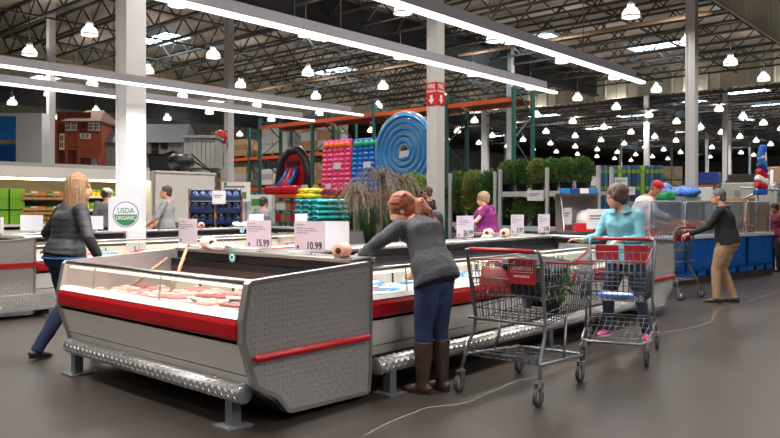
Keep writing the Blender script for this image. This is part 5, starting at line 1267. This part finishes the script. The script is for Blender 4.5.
st = thing('plant_stand', 'dark stand of light green plants just left of the fire-sign column', 'stand', (*at(416, 206, 18.4).xy, 0)); MB().box(-.4, -.4, 1.55, .4, .4, 1.60).build('stand_top', blackm, st)
for x in (-.36, .36): MB().box(x-.03, -.36, 0, x+.03, -.30, 1.55).box(x-.03, .30, 0, x+.03, .36, 1.55).build('leg', blackm, st)
potted('light green bushy plant on the dark stand, fully left of the fire-sign column', (*at(412, 206, 18.3).xy, 1.602), 51, .32, .42, .18, .16, mat('fresh_green', (110, 158, 60), .6, noise=.3, nscale=20), 420, .09); potted('light green bushy plant on the stand, half behind the fire-sign column', (*at(423, 206, 18.4).xy, 1.602), 52, .24, .34, .16, .16, MATS['fresh_green'], 380, .09)
board('white price board on the upper plant shelf edge', (GX-.07, gx(537, GX), 1.50), -pi/2, .42, .24); board('white price board at the right end of the plant shelf', (GX-.07, gx(575, GX), 1.50), -pi/2, .40, .26)
# ---------------- fire sign on the column ----------------
fs = thing('fire_sign', 'red fire extinguisher sign with white down arrows wrapped round the column', 'sign', (13.5, 10.5, 4.02)); fr_ = mat('fire_red', (196, 22, 36), .5); h = .155; wt_ = mat('fire_white', (236, 232, 230), .6)
for k, (lx, rz) in enumerate(((Vector((-h, 0, 0)), -pi/2), (Vector((0, -h, 0)), 0))):
    M = Matrix.Translation(lx) @ Matrix.Rotation(rz, 4, 'Z')
    m = MB().box(-h, -.006, -.27, h, 0, .27).xf(M); pl = m.build('panel', fr_, fs)
    m = MB().prism([(-.035, -.03), (.035, -.03), (.035, -.13), (.085, -.13), (0, -.24), (-.085, -.13), (-.035, -.13)], -.012, -.006, 'y').xf(M); m.build('arrow', wt_, pl)
    for s_, zz, bd in ((.15, .17, 'FIRE'), (.075, .06, 'EXTINGUISHER')):
        o = text(bd, s_, M @ V(0, -.008, zz), (pi/2, 0, rz), wt_, 'lettering', pl, sx=.8 if bd == 'FIRE' else .55)
# ---------------- bulk bins with clear guards ----------------
binb = mat('bin_blue', (22, 92, 178), .45, noise=.06, nscale=6); binl = mat('bin_liner', (196, 206, 210), .5); pglass = glass('plexi', (236, 242, 248), .05, .07); shr = [mat('prawn_%d' % i, c, .5, noise=.3, nscale=30) for i, c in enumerate(((206, 116, 70), (222, 150, 104), (186, 88, 58)))]; snowm = mat('crushed_ice', (206, 214, 220), .5, bump=.6, bscale=40)
def bulk_bin(label, x, y, rz, heap):
    t = thing('bulk_bin', label, 'bin', (x, y, 0), rz); w, d = 1.02, 1.15
    p = MB()
    for i in range(6): p.box(-w/2+.18*i, 0, .10, -w/2+.18*i+.11, d, .125)
    for yy in (.0, d/2-.05, d-.1): p.box(-w/2, yy, 0, w/2, yy+.1, .10)
    p.build('pallet', pald, t)
    m = MB(); m.box(-w/2, 0, .22, w/2, .05, .80).box(-w/2, d-.05, .22, w/2, d, .80).box(-w/2, 0, .22, -w/2+.05, d, .80).box(w/2-.05, 0, .22, w/2, d, .80).box(-w/2, 0, .22, w/2, d, .26)
    for a in (-w/2, -.12, w/2-.24): m.box(a, -.0, .13, a+.24, d, .22)
    for i in range(3): m.box(-w/2+.1+.3*i, -.012, .32, -w/2+.32+.3*i, 0, .74)
    m.build('tub', binb, t)
    MB().box(-w/2-.02, -.02, .80, w/2+.02, .03, .86).box(-w/2-.02, d-.03, .80, w/2+.02, d+.02, .86).box(-w/2-.02, .03, .80, -w/2+.03, d-.03, .86).box(w/2-.03, .03, .80, w/2+.02, d-.03, .86).build('rim', binl, t)
    MB().box(-w/2+.05, .05, .60, w/2-.05, d-.05, .78).build('ice_bed', snowm, t)
    g = MB().box(-w/2+.02, .04, .86, w/2-.02, .05, 1.46).box(-w/2+.02, .05, .86, -w/2+.03, d*.55, 1.46); g.build('clear_guard', pglass, t)
    e = MB().tube([(-w/2+.025, .045, .86), (-w/2+.025, .045, 1.42), (-w/2+.07, .045, 1.46), (w/2-.07, .045, 1.46), (w/2-.025, .045, 1.42), (w/2-.025, .045, .86)], .010, 6); e.build('guard_edge', zinc, t)
    return t
BY = 4.5
bins = [(12.3, 'blue bulk bin mostly hidden behind the trolley of the man in khakis'), (13.35, 'blue bulk bin directly behind the man in the black jacket'), (14.4, 'blue bulk bin just right of the man in the black jacket'), (15.45, 'blue bulk bin nearest the person in maroon')]
for x, lb in bins: bulk_bin(lb, x, BY-.2*(x-12.6), R(-11), 0)
q = random.Random(5); cp = None
for bi, (x, lb) in enumerate(bins):
    for i in range(26):
        loc = (x+.1+q.uniform(-.36, .36), BY-.2*(x-12.6)+q.uniform(.22, .75), .78+q.uniform(0, .26)); rot = (q.uniform(-.4, .4), q.uniform(-.4, .4), q.uniform(0, 6.28)); k = i % 3
        if cp is None:
            cp = {}
        if k not in cp:
            t = thing('crab', 'orange-brown crab in the pile inside the bulk bins', 'crab', loc, 0, 'crabs piled in the bulk bins'); t.rotation_euler = rot; cp[k] = t
            MB().ellipsoid((0, 0, .04), (.085, .065, .035), 10, 6).build('shell', shr[k], t)
            lg = MB()
            for s in (-1, 1):
                for l in range(4): a = (-.5+.33*l); lg.tube([(s*.06, a*.09, .04), (s*.12, a*.15, .06), (s*.17, a*.2, .01)], [.011, .009, .004], 5)
                lg.tube([(s*.05, .05, .04), (s*.10, .11, .045), (s*.06, .15, .04)], [.013, .016, .006], 6)
            lg.build('claws_and_legs', shr[k], t)
        else: c_ = dup(cp[k], loc); c_.rotation_euler = rot
# second line of bins and dressed guards behind, with blue packs
for i, (x, lb) in enumerate(((16.3, 'clear-guarded bin of blue packs behind the trolley, left'), (17.4, 'clear-guarded bin of blue packs, middle of the back line'), (18.5, 'clear-guarded bin of blue packs, right of the back line'))):
    bulk_bin(lb, x, 6.1, R(-3), 0)
    for k in range(14): 
        c_ = dup(prot[('f', (0, 1, 0, 2)[k % 4])], (x+q.uniform(-.35, .35), 6.3+q.uniform(0, .7), .78+.075*(k % 6)), None, ('blue', 'pale blue', 'blue', 'white')[k % 4] + ' packet in the clear-guarded back line of bins', 'packets in the back line of bins, ' + ('blue', 'pale blue', 'blue', 'white')[k % 4]); c_.rotation_euler = (q.uniform(-.4, .4), q.uniform(-.4, .4), q.uniform(0, 6))
# demo counter with steel hood behind the teal-topped woman
c = at(588, 230, 12.4); t = thing('demo_counter', 'stainless hooded food counter left of the teal-topped woman', 'counter', (c.x, c.y, 0), th); k = 12.4/720
MB().rbox(0, .3, .05, .95, .6, .85, .02).build('cabinet', stain, t); MB().box(-.5, -.02, .90, .5, .62, .94).build('counter_top', stain, t)
MB().prism([(0, .94), (.04, .94), (.28, 1.58), (.62, 1.58), (.62, 1.60), (.26, 1.60), (0, .96)], -.42, -.40, 'x').prism([(0.3, .94), (.62, .94), (.62, 1.58), (.2, 1.58)], .22, .24, 'x').box(-.42, .58, .94, .24, .62, 1.6).box(-.42, .2, 1.56, .24, .62, 1.6).build('steel_hood', stain, t)
MB().box(-.38, .0, 0, .38, .5, .05).build('plinth', kick, t)
for i in range(2): carton(('red carton under the steel hood', 'red carton right of the steel hood')[i], t.matrix_basis @ V(-.05+.34*i, .16, .941), .30, .22, .14, ir, th)
carton('white carton in front of the steel hood', t.matrix_basis @ V(.42, .12, .941), .14, .2, .10, wc, th)
t2_ = thing('white_tub', 'white domed tub under the steel hood', 'tub', t.matrix_basis @ V(.06, .42, .941), 0); MB().lathe([(.13, 0), (.16, .18), (.14, .3), (.06, .36), (0, .37)], n=14).build('tub_body', labm, t2_); MB().lathe([(.165, .17), (.165, .2)], n=14, cap=False).build('lid_rim', cool, t2_)
board('white notice hanging inside the steel hood', t.matrix_basis @ V(-.25, .4, 1.05), th, .14, .3)
for i in range(4): carton('small blue carton on top of the steel hood', t.matrix_basis @ V(-.3+.16*i, .4, 1.602), .15, .2, .09, (bluep, navyp, labm, bluep)[i], th, 'small cartons on the hood')
board('white lower board right of the steel hood', at(602, 229, 11.6), R(-48), .5, .32, post=True)
# rolled rugs, wrapped stone boxes, blue tarpaulin
ru = [mat('rug_%d' % i, c, .85) for i, c in enumerate(((34, 66, 96), (110, 140, 50), (40, 84, 110), (28, 50, 70)))]
q = random.Random(9)
for i in range(14):
    c = at(601+i*4.6, 206, 23.5); t = thing('rolled_rug', 'upright rolled rug in blue and green in the row behind the teal-topped woman', 'rug', (c.x, c.y, .15), q.uniform(0, 6), 'upright rolled rugs')
    MB().lathe([(.07, 0), (.075, .5), (.075, 2.52), (.05, 2.55), (0, 2.55)], n=10).build('roll', ru[(0, 2, 3, 0, 1)[i % 5]], t)
    for z in (1.0, 1.75, 2.3): MB().lathe([(.077, z), (.077, z+.12)], n=10, cap=False).build('band', ru[1], t)
st = thing('rug_stand', 'low stand with two rails that holds the upright rolled rugs', 'stand', (*at(631, 206, 23.5).xy, 0), th); MB().box(-1.15, -.25, 0, 1.15, .3, .15).build('base', pald, st); MB().box(-1.15, .12, 1.5, 1.15, .16, 1.56).box(-1.15, .12, .15, -1.1, .16, 1.56).box(1.1, .12, .15, 1.15, .16, 1.56).build('rail', blackm, st)
board('white price board hung on the rolled rugs', at(621, 186, 23.4), R(-48), .42, .28); board('small white price board low on the rolled rugs', at(630, 195, 23.4), R(-48), .34, .26)
stn = mat('stone_print', (128, 116, 98), .8, noise=.4, nscale=5)
for i in range(3):
    for lev in range(3):
        c = at(651+i*11.5, 206, 24); t = carton('big brown stone-patterned carton in the stack right of the rolled rugs', (c.x, c.y, .0+.90*lev), .36, .5, .88, stn, th, 'stone-patterned cartons'); MB().box(-.182, -.252, .42, .182, .252, .46).build('black_strap', blackm, t)
c = at(681, 196, 18.0); t = thing('covered_pallet', 'pallet stack under a crumpled blue tarpaulin with green corner', 'pallet', (c.x, c.y, 0), th); MB().box(-.5, 0, 0, .5, .9, 1.62).build('stack', wrap, t)
m = MB()
for k in range(10): m.ellipsoid((q.uniform(-.5, .5), q.uniform(0, .5), 1.67+q.uniform(0, .2)), (.26, .24, .12), 8, 6)
remesh(m, 'tarpaulin', mat('tarp_blue', (60, 120, 200), .4), t, .03, 2, .05, 6); m = MB()
for k in range(6): m.ellipsoid((-.35+q.uniform(-.2, .2), -.05, 1.58+q.uniform(0, .12)), (.16, .1, .07), 8, 6)
remesh(m, 'green_sheet', mat('sheet_green', (40, 150, 80), .5), t, .03, 2, .04, 8)
# colourful twisted float display on a grey stand
t = thing('float_display', 'tall twisted display of red, blue and white floats on a grey stand', 'display', (*at(760, 206, 24).xy, 0), th)
MB().tube([(-.1, 0, 0), (-.1, 0, 2.0), (.3, 0, 2.5)], .05, 8).tube([(.5, .2, 0), (.5, .2, 2.6)], .05, 8).tube([(-.5, .2, 1.6), (.6, .2, 2.1)], .04, 6).tube([(-.6, .1, 2.0), (.9, .1, 1.9)], .04, 6).build('stand', zinc, t)
cols = [ib, ir, labm, ir, navyp, bluep, labm, ib]
for i in range(8):
    MB().rbox(0, 0, 0, .42, .25, .20, .06, 0, Matrix.Rotation(.25*i, 4, 'Y')).build('float_segment', cols[i], t, (-.25+.5*abs(.5-i/7)*(-1 if i > 3 else 1)*-.9+.07*(7-i), 0, 1.75+.21*i))
# far shelving and pallets under the distant roof
q = random.Random(21)
def far_row(label, x, v0, v1, H, levels, step=2.75, gname=None):
    n = int((v1-v0)/step); vs = [v0+step*i for i in range(n+1)]; t = rack(label, x, vs, H, levels, 1.0)
    for z in (0,)+tuple(levels):
        for i in range(n):
            if q.random() < .15: continue
            hh = q.uniform(.6, 1.15); mm = q.choice([cbs[0], cbs[1], wrap, cbs[2], navyp, wc, pald, pald]); g = 'pallet loads in the far racks'
            o = thing('pallet_load', 'squared pallet load sitting in the far warehouse racks', 'pallet load', (x+.5, vs[i]+step/2, z+.001), 0, g)
            MB().rbox(0, 0, .12, .85, 2.2, hh, .03).build('wrapped_stack', mm, o); MB().box(-.42, -1.1, 0, .42, 1.1, .12).build('pallet', pald, o)
far_row('far pallet rack behind the plant shelves', 30, 13, 24, 2.9, (1.35,)); far_row('far pallet rack behind the rolled rugs and stone-patterned cartons', 38, 11.5, 20.0, 2.7, (1.3,)); far_row('distant pallet rack across the back of the hall', 58, 12, 40, 3.4, (1.5, 3.0)); far_row('pallet rack behind the float display at the right', 33, 7.5, 11, 2.3, (1.2,))
far_row('pallet rack far left behind the display deck', 22, 33, 44, 3.6, (1.6, 3.2))
# low tables of cartons behind the bins
for i, (px, Y, w, h, mm) in enumerate(((702, 24, .9, 1.45, cbs[0]), (722, 22, .7, 1.35, wc), (738, 25, 1.0, 1.55, cbs[2]), (772, 27, 1.0, 1.35, cbs[1]), (727, 29, .8, 1.9, wrap))):
    c = at(px, 206, Y); pallet_load(('kraft stack right of the tarpaulin', 'white carton stack behind the man in the black jacket', 'kraft stack left of the float display', 'brown carton stack below the float display', 'wrapped stack far behind the man in the black jacket')[i], (c.x, c.y, 0), .9, w, h, mm, None, 2, 2, 3)
# cracks repaired with pale filler in the floor
def crack(pts, label, name='floor_crack'):
    m = MB(); pts = [at(px, py, 1.38*720/(py-206)) for px, py in pts]; q = random.Random(len(pts)); fine = []
    for a, b in zip(pts[:-1], pts[1:]):
        n = max(2, int((b-a).length/.06))
        for i in range(n): p = a.lerp(b, i/n); fine.append((p.x+q.uniform(-.012, .012), p.y+q.uniform(-.012, .012), 0))
    for i in range(len(fine)-1):
        p, r = Vector(fine[i]), Vector(fine[i+1]); d = (r-p).normalized(); s = Vector((-d.y, d.x, 0))*q.uniform(.0015, .004)
        m.add([p-s, p+s, r+s, r-s, p-s+V(0, 0, .0008), p+s+V(0, 0, .0008), r+s+V(0, 0, .0008), r-s+V(0, 0, .0008)], [(4, 5, 6, 7), (0, 1, 5, 4), (2, 3, 7, 6), (1, 2, 6, 5), (3, 0, 4, 7)])
    o = m.build(name, mat('crack_filler', (140, 136, 130), .7)); o['kind'] = 'structure'; return o
crack([(363, 436), (395, 420), (425, 408), (470, 402), (515, 381), (560, 372)], '', 'floor_crack'); crack([(662, 333), (690, 328), (712, 322), (714, 312), (728, 306)], '', 'floor_crack'); crack([(728, 306), (752, 300), (779, 291)], '', 'floor_crack')
